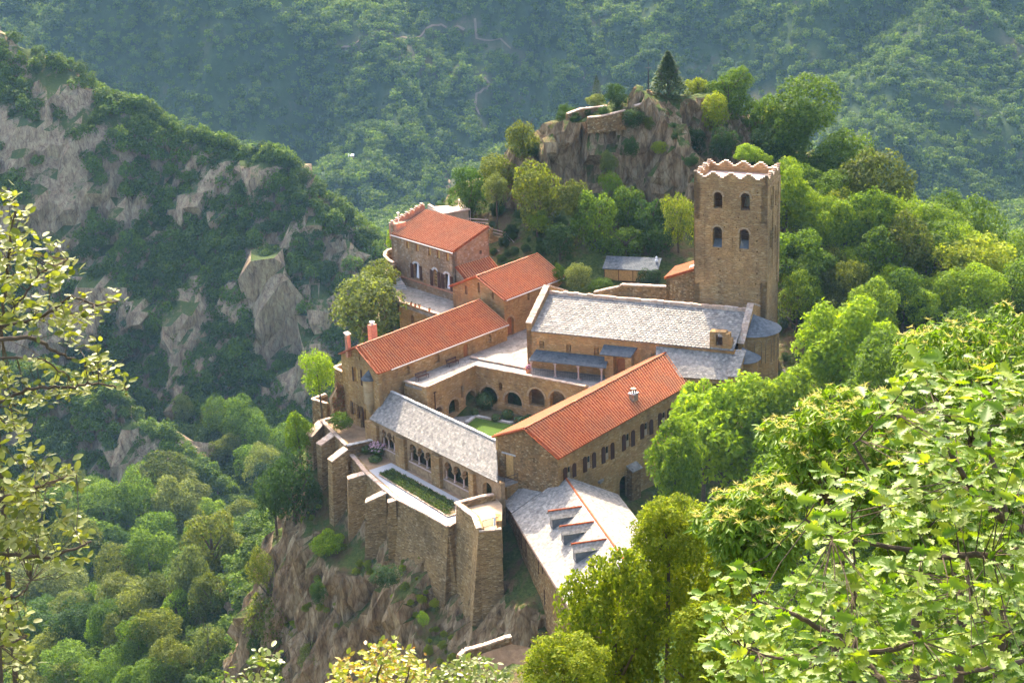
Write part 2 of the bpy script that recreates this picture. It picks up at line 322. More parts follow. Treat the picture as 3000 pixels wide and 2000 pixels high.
# portico with four marble columns
po=MB(); slates(po,[W(1.1,-2.45,1.93),W(11.0,-2.45,1.93),W(10.6,-.02,2.45),W(1.2,-.02,2.45)],.34,.28); po=po.build('portico_roof',M['slate_dark'],ch)
m=MB(); m.prism([W(1.15,-2.3,1.78),W(10.95,-2.3,1.78),W(10.95,-2.05,1.78),W(1.15,-2.05,1.78)],UP*.12); m.build('beam',M['wood'],po)
for s in (1.32,4.42,7.4,10.35):
    m=MB(); m.lathe(W(s,-2.15),[(.15,.0),(.15,.12),(.105,.16),(.095,1.35),(.12,1.4),(.17,1.6),(.19,1.62),(.19,1.78)],12); m.box(W(s,-2.15),ce,.2,.2,-.02,.1); m.box(W(s,-2.15),ce,.2,.2,1.64,1.79); m.build('column',M['pinkstone'],ch)
m=MB()
for a,b in ((1.5,4.2),(4.6,7.2),(7.6,10.2)):
    m.tube([W(a,-2.15,.75),W(b,-2.15,.75)],.018); 
    for k in range(12): s=a+(b-a)*(k+.5)/12; m.tube([W(s,-2.15,0),W(s,-2.15,.75)],.012,4)
m.build('railing',M['metal'],ch)
# apse
ac=W(26.6,6.4); k0=ca-math.pi/2-.05;k1=ca+math.pi/2+.05
m=MB(); m.lathe(ac,[(3.1,-3),(3.1,5.55),(3.0,5.6)],26,k0,k1)
m.build('apse',M['church_wall'],ch)
def coneslate(mb,c,r0,z0,zt,k0,k1,rows=8,mat=None):
    for j in range(rows):
        ra=r0*(1-j/rows);rb=r0*(1-(j+1.3)/rows); rb=max(rb,.02); za=z0+(zt-z0)*j/rows; zb=z0+(zt-z0)*min(1,(j+1.3)/rows); n=max(3,int((k1-k0)*ra/.36))
        for i in range(n):
            t0=k0+(k1-k0)*(i+(j%2)*.5*0)/n; t1=k0+(k1-k0)*(i+.96)/n; j_=rng.uniform(0,.04)
            p=lambda rr,t,z: np.array(c)+np.array([rr*math.cos(t),rr*math.sin(t),z])
            V=[p(rb,t0,zb),p(ra,t0,za+j_),p(ra+.03,(t0+t1)/2,za+j_),p(ra,t1,za+j_),p(rb,t1,zb)]; V+=[q-UP*.03 for q in V]
            mb.add(V,[(0,1,2,3,4),(1,6,7,2),(2,7,8,3)])
    mb.lathe(c,[(r0*.99,z0-.03),(.01,zt-.03)],24,k0,k1)
m=MB(); coneslate(m,ac,3.45,5.55,7.3,k0,k1,9); m.build('apse_roof',M['slate_dark'],ch)
m=MB()
for k in range(6):
    t=k0+.3+(k1-k0-.6)*(k+.5)/6
    for i in range(7):
        a=math.pi*i/6-math.pi/2
    c=np.array(ac)+np.array([3.12*math.cos(t),3.12*math.sin(t),4.6]); tg=P3(-math.sin(t),math.cos(t)); pts=[c+tg*.42*math.cos(math.pi*i/8)+UP*.42*math.sin(math.pi*i/8) for i in range(9)]; m.tube([pts[0]-UP*2.5]+pts+[pts[-1]-UP*2.5],.06,5)
m.build('blind_arch',M['arcstone'],ch)
a2=W(26.6,1.6); m=MB(); m.lathe(a2,[(1.9,-3),(1.9,3.5)],20,k0,k1); m.build('side_apse',M['church_wall'],ch)
m=MB(); coneslate(m,a2,2.2,3.45,4.7,k0,k1,6); m.build('side_apse_roof',M['slate_dark'],ch)
# aisle roof and end pier
m=MB(); aq=[W(17.5,-3.3,2.0),W(26.3,-3.3,2.35),W(26.3,.0,4.35),W(16.5,.0,4.45)]; slates(m,aq,.36,.30); m.build('aisle_roof',M['slate'],ch)
m=MB(); m.panel(W(17.5,-3.1),W(26.3,-3.1),-8,2.2,[arch(6.6,7.5,.7,1.75)],.5,W(20,0)); m.build('aisle_wall',M['wall'],ch)
m=MB(); m.panel(W(26.3,-3.6),W(26.3,.0),-8,[(0,3.0),(3.6,4.75)],[],.95,W(40,0)); m.build('end_pier',M['church_wall'],ch)
m=MB(); slates(m,[W(26.2,-3.75,3.0),W(27.4,-3.75,3.0),W(27.4,.3,4.9),W(26.2,.3,4.9)],.36,.3); m.build('pier_roof',M['slate'],ch)
# ================================================================== BELL TOWER
TT=10.0
tl=cpl(TT,2033.4,700)[0]; tr=cpl(TT,2246,700)[0]; zt=cpl(TT,2031.6,500)[1]
TA=W(tl,TT); TB=W(tr,TT); TC=W(tr,TT+6.3); TD=W(tl,TT+6.3); TW=tr-tl
tw=thing('bell_tower',W((tl+tr)/2,TT+3.2),'tall square stone bell tower with a stepped crown of pale stone','bell tower')
S8=lambda x,y:sz(TA,TB,*r(8,x,y))
def hole8(xl,xr,yb,yt): a=S8(xl,yb);b=S8(xr,yb);t=S8((xl+xr)/2,yt); return (a[0],b[0],(a[1]+b[1])/2,t[1])
wins=[hole8(258,330,458,320),hole8(483,560,476,330),hole8(250,328,782,610),hole8(472,552,796,630)]
put=[(155,297),(213,350),(140,412),(176,512),(167,590),(160,690),(347,615),(449,620),(160,785),(300,795),(478,810),(163,877),(301,884),(476,890),(160,965),(312,978),(620,1000),(616,915),(622,820),(620,732),(624,636),(616,540),(466,533),(648,448),(627,328),(577,365),(160,1050),(313,1062),(471,1078),(610,1090),(302,1158),(476,1175),(156,1238),(322,1247),(624,1182)]
hs=[arch(*w_) for w_ in wins]
for x,y in put:
    a=S8(x,y); hs.append(rect(a[0]-.07,a[0]+.07,a[1]-.08,a[1]+.08))
nl=S8(390,1040);nt=S8(390,975); hs.append(arch(nl[0]-.22,nl[0]+.22,nl[1],nt[1]))
def crest(L,z,fr,amp=.78,st=4):
    """stepped cresting: fr = [(fraction, 1 peak / 0 valley)]"""
    out=[];
    for (a,pa),(b,pb) in zip(fr[:-1],fr[1:]):
        for k in range(st):
            h=(pa+(pb-pa)*(k+.5)/st); s0=L*(a+(b-a)*k/st); s1=L*(a+(b-a)*(k+1)/st); out+=[(s0,z-amp+amp*h),(s1,z-amp+amp*h)]
    return out
FRF=[(0,1),(.145,0),(.258,1),(.379,0),(.5,1),(.626,0),(.742,1),(.863,0),(1,1)]
FRS=[(0,1),(.18,0),(.34,1),(.5,0),(.66,1),(.82,0),(1,1)]
m=MB(); caps=MB()
sidew=[arch(1.7,2.5,13.9,16.2),arch(3.9,4.7,13.9,16.2),arch(1.7,2.5,18.6,20.6),arch(3.9,4.7,18.6,20.6)]
m.panel(TA,TB,3,zt-1.4,hs,.75,TD); m.panel(TB+ce*0.0,TC,-3,zt-1.4,sidew,.75,TA); m.panel(TC,TD,3,zt-1.4,[arch(1.8,2.8,13.9,16.4),arch(5.8,6.8,13.9,16.4),arch(1.8,2.8,18.6,20.6),arch(5.8,6.8,18.6,20.6)],.75,TA); m.panel(TD,TA,3,zt-1.4,[arch(1.7,2.5,18.6,20.6),arch(3.9,4.7,18.6,20.6)],.75,TB)
wallo=m.build('wall',M['tower'],tw)
m=MB()
for A,B,inn,fr,L in ((TA,TB,TD,FRF,TW),(TB,TC,TA,FRS,6.3),(TC,TD,TA,FRF[::1],TW),(TD,TA,TB,FRS,6.3)):
    pr_=crest(L,zt,fr); m.panel(A,B,zt-1.4,pr_,[],.34,inn)
    e_=unit(B-A); n_=np.array([-e_[1],e_[0],0]); n_=n_ if np.dot(inn-A,n_)>0 else -n_
    for (s0,z0),(s1,z1) in zip(pr_[::2],pr_[1::2]):
        q=[A+e_*(s0-.02)-n_*.05,A+e_*(s1+.02)-n_*.05,A+e_*(s1+.02)+n_*.39,A+e_*(s0-.02)+n_*.39]; caps.hexa([p+UP*(z0-.01) for p in q],[p+UP*(z0+.07) for p in q])
cr=m.build('parapet',M['tower'],tw); caps.build('cap_stone',M['coping'],cr)
m=MB(); m.prism([TA+UP*(zt-1.5)+cn*.35+ce*.35,TB+UP*(zt-1.5)+cn*.35-ce*.35,TC+UP*(zt-1.5)-cn*.35-ce*.35,TD+UP*(zt-1.5)-cn*.35+ce*.35],UP*.12); fl=m.build('roof_deck',plain('rosy_tile_deck',(.58,.42,.34),.8,.2,.2,2),tw)
m=MB(); m.prism([W(tr-2.3,TT+2.2,zt-1.36),W(tr-.6,TT+2.2,zt-1.36),W(tr-.6,TT+3.6,zt-1.1),W(tr-2.3,TT+3.6,zt-1.1)],UP*.06); m.build('roof_hatch',M['pipe'],tw)
for w_ in wins[2:]:
    m=MB(); m.prism([on(TA,TB,w_[0],w_[2]-.02,.12,TD),on(TA,TB,w_[1],w_[2]-.02,.12,TD),on(TA,TB,w_[1],w_[2]+.75,1.2,TD),on(TA,TB,w_[0],w_[2]+.75,1.2,TD)],UP*.05); m.build('slate_sill',M['slate_dark'],tw)

for w_ in wins:
    m=MB(); ring(m,TA,TB,w_,.24,.03,TD,11); m.build('arch_ring',M['vouss'],tw)
m=MB(); zb_=S8(340,560)[1]
for x in (212,345,440,510,573):
    s=S8(x,560)[0]
    for i in range(8):
        pass
    ring(m,TA,TB,(s-.27,s+.27,zb_-.5,zb_),.09,.035,TD,8)
for x0,x1,y in ((105,180,1080),(375,412,1080),(628,692,1080)):
    a=S8(x0,y);b=S8(x1,y); m.panel(on(TA,TB,a[0],0,-.045,TD),on(TA,TB,b[0],0,-.045,TD),a[1],zb_,[],.05,TD)
m.build('blind_arcade',M['tower'],tw)
m=MB()
for s0,s1,z0 in ((0.0,.75,10.2),(2.75,3.55,11.2),(5.4,6.25,8.5)): m.panel(on(TB,TC,s0,0,-.12,TA),on(TB,TC,s1,0,-.12,TA),z0,zt-2.0,[],.13,TA)
m.panel(on(TB,TC,0,0,-.12,TA),on(TB,TC,6.25,0,-.12,TA),zt-2.0,zt-1.5,[],.13,TA)
m.build('pilaster',M['tower'],tw)
m=MB(); m.lathe(W(tr-2.9,TT+2,18.8),[(.05,1.35),(.16,1.3),(.24,1.0),(.30,.6),(.42,.35),(.40,.3)],14); m.tube([W(tr-4,TT+2,20.2),W(tr-1.5,TT+2,20.2)],.07); m.build('bell',plain('bronze',(.25,.20,.10),.4,.6),tw)
# ------------------------------------------------------------------ annex beside the tower
an=thing('tower_annex',W(16,TT+3),'small rubble stone annex with a red tiled lean-to roof against the tower','outbuilding')
a0=cpl(TT+.5,*r(2,1180,92)); a1=cpl(TT+.5,*r(2,1398,22)); AA=W(a0[0],TT+.5);AB=W(tl-.02,TT+.5)
m=MB(); m.panel(AA,AB,2,[(0,a0[1]-.12),(float(np.linalg.norm(AB-AA)),a1[1]-.2)],[],.5,AA+cn); m.panel(AA,AA+cn*4.2,2,a0[1]-.15,[],.5,AB); m.build('wall',M['rubble'],an)
m=MB(); tiles(m,[AA+cn*4.6-ce*.2+UP*a0[1],AA-cn*.2-ce*.2+UP*a0[1],AB-cn*.2+UP*a1[1],AB+cn*4.6+UP*a1[1]]); rf=m.build('roof',M['tile'],an)
m=MB(); q=[AB-ce*.95+cn*.7+UP*(a1[1]-.12),AB-ce*.25+cn*.7+UP*(a1[1]+.15),AB-ce*.25+cn*1.5+UP*(a1[1]+.15),AB-ce*.95+cn*1.5+UP*(a1[1]-.12)]; m.prism(q,UP*.08); m.build('skylight',M['pipe'],rf)
# ================================================================== WEST WING (refectory)
wn=thing('west_wing',P3(-14,205),'long low stone wing with red tiled roof, two brick chimneys and a corner turret','monastery wing')
WA=P3(-16.13,198.62);WB=P3(-.62,215.0);WL=P3(-21.1,205.77); wz=2.3
wr0=P3(-18.57,200.93,4.85); we=unit(WB-WA); wnm=np.array([-we[1],we[0],0])
wr1=Z(*r(3,1685,95),4.95); WBL=WL+we*21.5
S10=lambda x,y:sz(WL,WA,*r(10,x,y))
def h10(xl,yl,xr,yr,yt): a=S10(xl,yl);b=S10(xr,yr);t=S10((xl+xr)/2,yt); return (a[0],b[0],min(a[1],b[1]),t[1])
fw=[h10(215,765,278,770,540),h10(155,1300,205,1320,1085),h10(208,1300,255,1330,1125),h10(262,1370,312,1385,1155),h10(325,1530,388,1540,1190),h10(388,1510,440,1530,1230)]
sl_=S10(295,360); LF=float(np.linalg.norm(WA-WL)); ap=float(np.dot(wr0[:2]-WL[:2],unit(WA-WL)[:2]))
m=MB(); m.panel(WL,WA,-11,[(0,wz),(ap,4.75),(LF,wz)],[arch(*w_) for w_ in fw]+[arch(sl_[0]-.12,sl_[0]+.12,sl_[1]-.45,sl_[1]+.45)],.5,WB)
def blind(x,yb,yt,wd): a=sz(WA,WB,*r(3,x,yb));t=sz(WA,WB,*r(3,x,yt)); return (a[0]-wd/2,a[0]+wd/2,a[1],t[1])
bl=[blind(978,832,735,1.0),blind(1272,712,622,1.0),blind(1777,510,430,1.0)]; dr=blind(1554,655,520,.9); LW=float(np.linalg.norm(WB-WA))
m.panel(WA,WB,-9,wz,[arch(*b_) for b_ in bl]+[arch(*dr)],.35,WL)
m.panel(WA+wnm*.352+we*.4,WB+wnm*.352,-9,wz-.05,[],.2,WL); m.panel(WL,WBL,-9,wz,[arch(15.2,15.9,.2,1.6)],.5,WA)
m.build('wall',M['wall'],wn)
m=MB(); ov=-wnm*.25; d_=wr0-wr0*0
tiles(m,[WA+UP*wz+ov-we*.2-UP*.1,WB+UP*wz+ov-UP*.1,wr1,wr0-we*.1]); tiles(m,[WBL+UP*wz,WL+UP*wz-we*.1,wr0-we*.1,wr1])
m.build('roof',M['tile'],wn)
m=MB(); stones(m,[wr0+UP*.06-we*.1,wr1+UP*.06],.24,.09,.42,sd=8); m.build('ridge_tile',M['tile2'],wn)
m=MB(); stones(m,[WA+UP*(wz+.0)-we*.3-wnm*.2,wr0-we*.3,WL+UP*(wz+.02)-we*.3],.30,.12,.4,sd=9); m.build('verge_tile',M['tile2'],wn)
m=MB(); gutter(m,WA+UP*(wz-.12)-wnm*.38+we*1.9,WB+UP*(wz-.12)-wnm*.38,.09); m.build('gutter',M['gutter'],wn)
m=MB(); D0=lambda s,z,d: on(WA,WB,s,z,d,WL)
m.panel(D0(dr[0],0,.15),D0(dr[1],0,.15),dr[2],dr[3],[],.06,WL); m.build('door',M['door'],wn)
for k,w_ in enumerate(fw):
    A_,B_=on(WL,WA,w_[0],0,.28,WB),on(WL,WA,w_[1],0,.28,WB); L_=w_[1]-w_[0]
    m=MB(); m.panel(A_,B_,w_[2],w_[3]+.02,[],.05,WB)
    if k in (0,2,5): m.build('shutter' ,M['wood'],wn)
    else: m.build('door' if k==4 else 'shutter',M['shutter'],wn)
for x0,y0,x1,y1 in ((175,520,210,765),(312,570,335,830)):
    a=S10(x0,y0);b=S10(x1,y1); m=MB(); m.panel(on(WL,WA,a[0],0,-.06,WB),on(WL,WA,max(b[0],a[0]+.3),0,-.06,WB),b[1],a[1],[],.05,WB); m.build('shutter',M['shutter'],wn)
# turret
tc=S10(472,900); c=on(WL,WA,tc[0],0,-.05,WB); zt_=S10(475,725)[1]; zb_=S10(475,1090)[1]; za_=S10(475,575)[1]; zc_=S10(500,1265)[1]
m=MB(); m.lathe(c,[(.15,zc_-.3),(.35,zc_+.2),(.62,zb_-.35),(.66,zb_-.15),(.78,zb_-.1),(.80,zb_),(.76,zb_+.05),(.76,zt_)],24); tu=m.build('turret',stone('turret_ashlar',[(.33,.25,.14),(.44,.34,.20),(.38,.29,.17)],1.2,5.,dist=.02,wamt=.2),wn)
m=MB(); coneslate(m,c,.98,zt_-.02,za_-.1,0,2*math.pi,6); m.build('turret_roof',M['slate_dark'],tu)
# chimneys
for x,yb,yt,hw,nm in ((642,470,335,.48,'brick'),(400,560,450,.28,'brick')):
    zb2=3.9; base=Z(*r(3,x,yb),zb2); 
    lo,hi=zb2,zb2+6
    for _ in range(40):
        mid=(lo+hi)/2
        if proj(base[0],base[1],mid)[1]>r(3,x,yt)[1]: lo=mid
        else: hi=mid
    m=MB(); m.box(base,we,hw,hw*.7,zb2-1.2,lo); c_=m.build('chimney',M['brick'],wn)
    m=MB()
    if hw>.4:
        m.lathe(P3(base[0],base[1],lo),[(.16,0),(.16,.28)],10); m.lathe(P3(base[0],base[1],lo+.3),[(.01,.14),(.30,.10),(.36,.0),(.30,-.04)],14); m.build('cowl',M['pipe'],c_)
    else:
        for q in (-1,1): m.box(base+we*q*hw*.75,we,hw*.2,hw*.6,lo,lo+.22)
        m.prism([base+we*-hw*1.35+UP*(lo+.2-base[2])-wnm*.3,base+we*hw*1.35+UP*(lo+.2-base[2])-wnm*.3,base+we*hw*1.35+UP*(lo+.45-base[2])+wnm*.3,base-we*hw*1.35+UP*(lo+.45-base[2])+wnm*.3],UP*.09); m.build('cap',M['coping'],c_)
# ================================================================== CENTRE BUILDING (C)
cb=thing('chapter_house',P3(-1,219),'tall stone block with red tiled roof and arched door behind the forecourt','monastery building')
CA=P3(-.84,216.27);CL=P3(-7.55,222.37); c2=unit(P3(math.cos(R(48.2)),math.sin(R(48.2)))); c2n=P3(-c2[1],c2[0]); CB=CA+c2*11.6; CLB=CL+c2*11.6; cz=5.25; cr0=P3(-4.15,219.22,7.5)
S1=lambda A,B,x,y: sz(A,B,*r(1,x,y))
def h1(A,B,xl,yl,xr,yr,yt): a=S1(A,B,xl,yl);b=S1(A,B,xr,yr);t=S1(A,B,(xl+xr)/2,yt); return (a[0],b[0],min(a[1],b[1]),t[1])
gf=[h1(CL,CA,1030,1105,1062,1110,1010),h1(CL,CA,1175,1085,1205,1088,968),h1(CL,CA,1337,1155,1362,1162,1080)]
sr_=[h1(CA,CB,1748,1170,1772,1172,1075)]; cd=h1(CA,CB,1508,1575,1595,1560,1360)
LC=float(np.linalg.norm(CA-CL))
m=MB(); m.panel(CL,CA,-3,[(0,cz),(LC/2,7.4),(LC,cz)],[arch(*g) for g in gf],.5,CB); m.panel(CA,CB,-1,cz,[arch(*g) for g in sr_]+[arch(cd[0],cd[1],-.1,cd[3])],.5,CL); m.panel(CL,CLB,-3,cz,[],.5,CA); m.panel(CB,CLB,-1,[(0,cz),(LC/2,7.4),(LC,cz)],[],.4,CA)
m.build('wall',M['church_wall'],cb)
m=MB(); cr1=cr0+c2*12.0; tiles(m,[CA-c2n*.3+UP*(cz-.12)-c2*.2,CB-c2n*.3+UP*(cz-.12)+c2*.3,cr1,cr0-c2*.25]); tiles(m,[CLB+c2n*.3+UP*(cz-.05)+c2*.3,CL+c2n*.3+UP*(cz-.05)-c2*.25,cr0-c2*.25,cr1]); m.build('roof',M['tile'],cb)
m=MB(); stones(m,[cr0-c2*.25+UP*.06,cr1+UP*.06],.26,.1,.42,sd=11); m.build('ridge_tile',M['tile2'],cb)
m=MB(); stones(m,[CA-c2n*.3+UP*(cz-.1)-c2*.3,cr0-c2*.35,CL+c2n*.3+UP*(cz-.05)-c2*.35],.26,.12,.4,sd=12); m.build('verge_tile',M['tile2'],cb)
m=MB(); gutter(m,CA-c2n*.42+UP*(cz-.2),CB-c2n*.42+UP*(cz-.2)+c2*.3,.09); m.build('gutter',M['gutter'],cb)
m=MB(); m.panel(on(CA,CB,cd[0],0,.42,CL),on(CA,CB,cd[1],0,.42,CL),0,cd[3],[],.05,CL); m.build('door',M['door'],cb)
m=MB(); ring(m,CA,CB,(cd[0],cd[1],0,cd[3]),.25,.03,CL,11); m.build('arch_ring',M['vouss'],cb)
for g in gf+sr_:
    m=MB(); A_,B_=(CL,CA) if g in gf else (CA,CB); wd=g[1]-g[0]
    m.panel(on(A_,B_,g[0],0,.3,CL+c2*5),on(A_,B_,g[0]+wd*.6,0,.3,CL+c2*5),g[2],g[3],[],.1,CL+c2*5); m.build('window_reveal',M['arcstone'],cb)
# ================================================================== HOUSE (H)
UZ=2.36
HR=Z(*r(1,925,1190),UZ); HR=P3(HR[0],HR[1]); he0=unit(P3(math.cos(R(131.5)),math.sin(R(131.5)))); HL=HR+he0*13.3; hn=P3(he0[1],-he0[0]); hz=9.35
hn=hn if np.dot(hn,[0,1,0])>0 else -hn
HRB=HR+hn*6.2; HLB=HL+hn*6.2
ho=thing('guest_house',(HR+HLB)/2,'tall stone house with a red tiled roof, stepped brick parapet and shuttered windows','house')
S9=lambda x,y: sz(HR,HL,*r(9,x,y))
def h9(xl,yb,xr,yt): a=S9(xr,yb);b=S9(xl,yb);t=S9((xl+xr)/2,yt); return (a[0],b[0],a[1]*.5+b[1]*.5,t[1])
hw_=[h9(395,720,442,585),h9(552,770,602,635),h9(752,830,803,692),h9(897,885,948,735),h9(1048,928,1100,785)]
fd=[h9(530,1210,607,965),h9(850,1335,905,1065),h9(1035,1385,1110,1135)]
LH=13.3
m=MB(); m.panel(HR,HL,-2,hz,[rect(*g) for g in hw_]+[arch(g[0],g[1],g[2],g[3],8,.25) for g in fd],.5,HRB)
sw=(S1(HR,HRB,1195,650),S1(HR,HRB,1222,652),S1(HR,HRB,1208,602))
m.panel(HR,HRB,-2,[(0,hz),(6.2,hz+1.95)],[rect(sw[0][0],sw[1][0],sw[0][1],sw[2][1])],.5,HL); m.panel(HRB,HLB,-2,hz+1.9,[],.4,HR); m.panel(HL,HLB,-2,hz+1.2,[],.5,HR)
m.build('wall',M['house_wall'],ho)
hq=[HL-hn*.3+UP*(hz-.05)-he0*.5,HR-hn*.3+UP*(hz-.05)-he0*.25,HRB+UP*(hz+2.05)-he0*.25,HLB+UP*(hz+2.05)-he0*.5]
m=MB(); tiles(m,hq,.40,.40); m.build('roof',M['tile2'],ho)
m=MB(); gutter(m,hq[0]-hn*.12-UP*.12,hq[1]-hn*.12-UP*.12,.10); m.build('gutter',M['gutter'],ho)
# stepped brick parapet along the far end
m=MB(); LP=6.2; pr_=[]
z0,z1=hz+1.0,hz+2.6; n=7
for k in range(n):
    zz=z0+(z1-z0)*(k+.5)/n; a=LP*k/n;b=LP*(k+1)/n; q=(b-a)/5
    pr_+=[(a,zz),(a+q,zz),(a+q,zz+.18),(a+2*q,zz+.18),(a+2*q,zz+.36),(a+3*q,zz+.36),(a+3*q,zz+.18),(a+4*q,zz+.18),(a+4*q,zz),(b,zz)]
m.panel(HL,HLB,hz-1,pr_,[],.35,HL+he0); pp=m.build('stepped_parapet',M['brick'],ho)
m=MB()
for k in range(n):
    zz=z0+(z1-z0)*(k+.5)/n+.36; c=HL+hn*(LP*(k+.5)/n)+he0*.18; m.box(c,he0,.24,.17,zz,zz+.14); m.box(c-hn*.30,he0,.22,.09,zz-.18,zz-.1); m.box(c+hn*.30,he0,.22,.09,zz-.18,zz-.1)
m.build('cap_stone',M['coping'],pp)
m=MB(); cc=HL-he0*.55+hn*1.0; m.box(cc,he0,.55,.85,hz-.5,hz+1.35); chm=m.build('chimney',M['brick'],ho)
m=MB(); m.tube([cc+UP*(hz+1.3),cc+UP*(hz+2.6)],.075,8); m.lathe(cc+UP*(hz+2.6),[(.2,0),(.2,.14),(.02,.2)],10); m.build('flue_pipe',M['pipe'],chm)
for g in hw_:
    m=MB(); m.panel(on(HR,HL,g[0],0,.22,HRB),on(HR,HL,g[1],0,.22,HRB),g[2],g[3],[],.06,HRB); m.build('window_shutter',M['wood'],ho)
    
for k,g in enumerate(fd):
    m=MB(); m.panel(on(HR,HL,g[0],0,.25,HRB),on(HR,HL,g[1],0,.25,HRB),g[2],g[3],[],.04,HRB); wo=m.build('window',M['glass'],ho)
    m=MB(); wd=g[1]-g[0]
    if k!=1: 
        q=[on(HR,HL,g[0]+wd*.1,g[2]+.05,.16,HRB),on(HR,HL,g[0]+wd*.75,g[2]+.05,.16,HRB),on(HR,HL,g[0]+wd*.5,g[3]-.1,.2,HRB),on(HR,HL,g[0]+wd*.2,g[3]-.1,.2,HRB)]; m.prism(q,hn*.04); m.build('curtain',M['white'],wo)
    else:
        for i in range(4): m.panel(on(HR,HL,g[0]+wd*i/3-.03,0,.18,HRB),on(HR,HL,g[0]+wd*i/3+.03,0,.18,HRB),g[2],g[3],[],.04,HRB)
        for i in range(1,5): z_=g[2]+(g[3]-g[2])*i/5; m.panel(on(HR,HL,g[0],0,.18,HRB),on(HR,HL,g[1],0,.18,HRB),z_-.03,z_+.03,[],.04,HRB)
        m.build('frame',M['wood'],wo)
    m=MB(); A_,B_=HR,HL; n_=9; c=(g[0]+g[1])/2; rr=wd/2
    for i in range(n_):
        t0=math.pi*(i+.05)/n_;t1=math.pi*(i+.95)/n_; p=lambda ra,t,d: on(A_,B_,c+(rr+ra)*math.cos(t),g[3]-.25+(.27+ra)*math.sin(t),d,HRB)
        m.hexa([p(.02,t0,.03),p(.02,t1,.03),p(.3,t1,.03),p(.3,t0,.03)],[p(.02,t0,-.04),p(.02,t1,-.04),p(.3,t1,-.04),p(.3,t0,-.04)])
    m.build('arch_ring',M['gravelstone'],ho)
    for side in (-1,1):
        a=(g[0]-.75 if side<0 else g[1]+.12); b=a+.62; m=MB(); m.panel(on(HR,HL,a,0,-.10,HRB),on(HR,HL,b,0,-.05,HRB),g[2]-.05,g[3]-.18,[],.05,HRB)
        for z_ in (.25,.75): m.panel(on(HR,HL,a+.05,0,-.14,HRB),on(HR,HL,b-.05,0,-.09,HRB),g[2]+(g[3]-g[2])*z_-.05,g[2]+(g[3]-g[2])*z_+.05,[],.04,HRB)
        m.build('shutter',M['shutter'],ho)
m=MB(); zz=S9(700,1290)[1]; m.panel(on(HR,HL,.1,0,-.14,HRB),on(HR,HL,13.2,0,-.14,HRB),zz-.12,zz,[],.15,HRB); m.build('brick_string_course',M['brick'],ho)
l0=S1(HR,HRB,960,900);l1=S1(HR,HRB,1285,775)
q=[HR-he0*2.6+hn*.0+UP*(l0[1]-.1),HR-he0*2.6+hn*6+UP*(l0[1]-.1),HR+hn*6.1+UP*(l0[1]+1.5),HR+hn*0.1+UP*(l0[1]+1.5)]
m=MB(); tiles(m,q); m.build('lean_to_roof',M['tile'],ho)
m=MB(); m.panel(HR-he0*2.4+hn*.2,HR-he0*2.4+hn*5.9,-1,l0[1]-.2,[],.4,HL); m.panel(HR-he0*2.4+hn*.2,HR+hn*.2,-1,[(0,l0[1]-.2),(2.4,l0[1]+1.2)],[],.3,HRB); m.build('lean_to_wall',M['house_wall'],ho)
# pale outbuilding behind the house
ob=thing('rear_pavilion',Yp(1330,640,250),'small pale pavilion with a flat faded tile roof behind the house','outbuilding')
q0=Yp(*r(1,800,185),243);q1=Yp(*r(1,1070,185),245);q2=Yp(*r(1,980,90),251.5);q3=Yp(*r(1,600,115),249)
zz=q0[2]; q1[2]=zz+.0
m=MB(); m.panel(q0,q1,zz-6,zz-.15,[rect(1.4,2.0,zz-1.3,zz-.8)],.4,q2); m.panel(q1,P3(q2[0],q2[1]),zz-6,zz-.1,[],.4,q0); m.panel(P3(q0[0],q0[1]),P3(q3[0],q3[1]),zz-6,zz-.1,[],.4,q2); m.build('wall',M['plaster'],ob)
m=MB(); q=[q0-P3(.3,.3),q1+P3(.3,-.3),P3(q2[0]+.2,q2[1],q2[2]),P3(q3[0],q3[1],q3[2])]; m.prism(q,UP*.16)
m.build('roof',plain('pale_tile_roof',(.62,.45,.36),.85,.2,.22,2.2,.03),ob)
m=MB(); m.tube([q1+P3(.25,-.2,-.1),q1+P3(.15,.0,-2.8)],.05); m.build('drain_pipe',M['gutter'],ob)
# ================================================================== DORMITORY (D)
dm=thing('dormitory_wing',P3(10,185,-5),'long stone range with bright red tiled roof and paired brown shutters','monastery wing')
dx=R(51.2); ded=P3(math.cos(dx),math.sin(dx)); drd=P3(ded[1],-ded[0])
R0=P3(1.14,179.59,2.3); FRe=R0+drd*4.62-UP*2.5; FLe=R0-drd*4.62-UP*2.05
R1=Z(*r(4,1935,130),4.0); BRe=Z(*r(4,2140,450),1.55); BLe=Z(*r(4,1900,133),3.75)
nq=unit(BRe-FRe)
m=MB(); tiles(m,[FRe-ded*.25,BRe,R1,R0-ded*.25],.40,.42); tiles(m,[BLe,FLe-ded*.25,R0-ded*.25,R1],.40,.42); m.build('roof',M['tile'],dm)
m=MB(); stones(m,[R0-ded*.25+UP*.08,R1+UP*.08],.26,.1,.42,sd=14); m.build('ridge_tile',M['tile'],dm)
m=MB(); stones(m,[FRe-ded*.33,R0-ded*.33,FLe-ded*.33],.22,.11,.4,sd=15); m.build('verge_tile',M['tile'],dm)
DA=R0-drd*4.3;DB=R0+drd*4.3; DA=P3(DA[0],DA[1]);DB=P3(DB[0],DB[1]); DC=P3(BRe[0],BRe[1])-drd*.32; DD=P3(BLe[0],BLe[1])+drd*.3
S4=lambda x,y: sz(DB,DC,*r(4,x,y)); LD=float(np.linalg.norm(DC-DB))
zr_=lambda s: -.32+(1.45+.32)*s/LD
dwn=[]
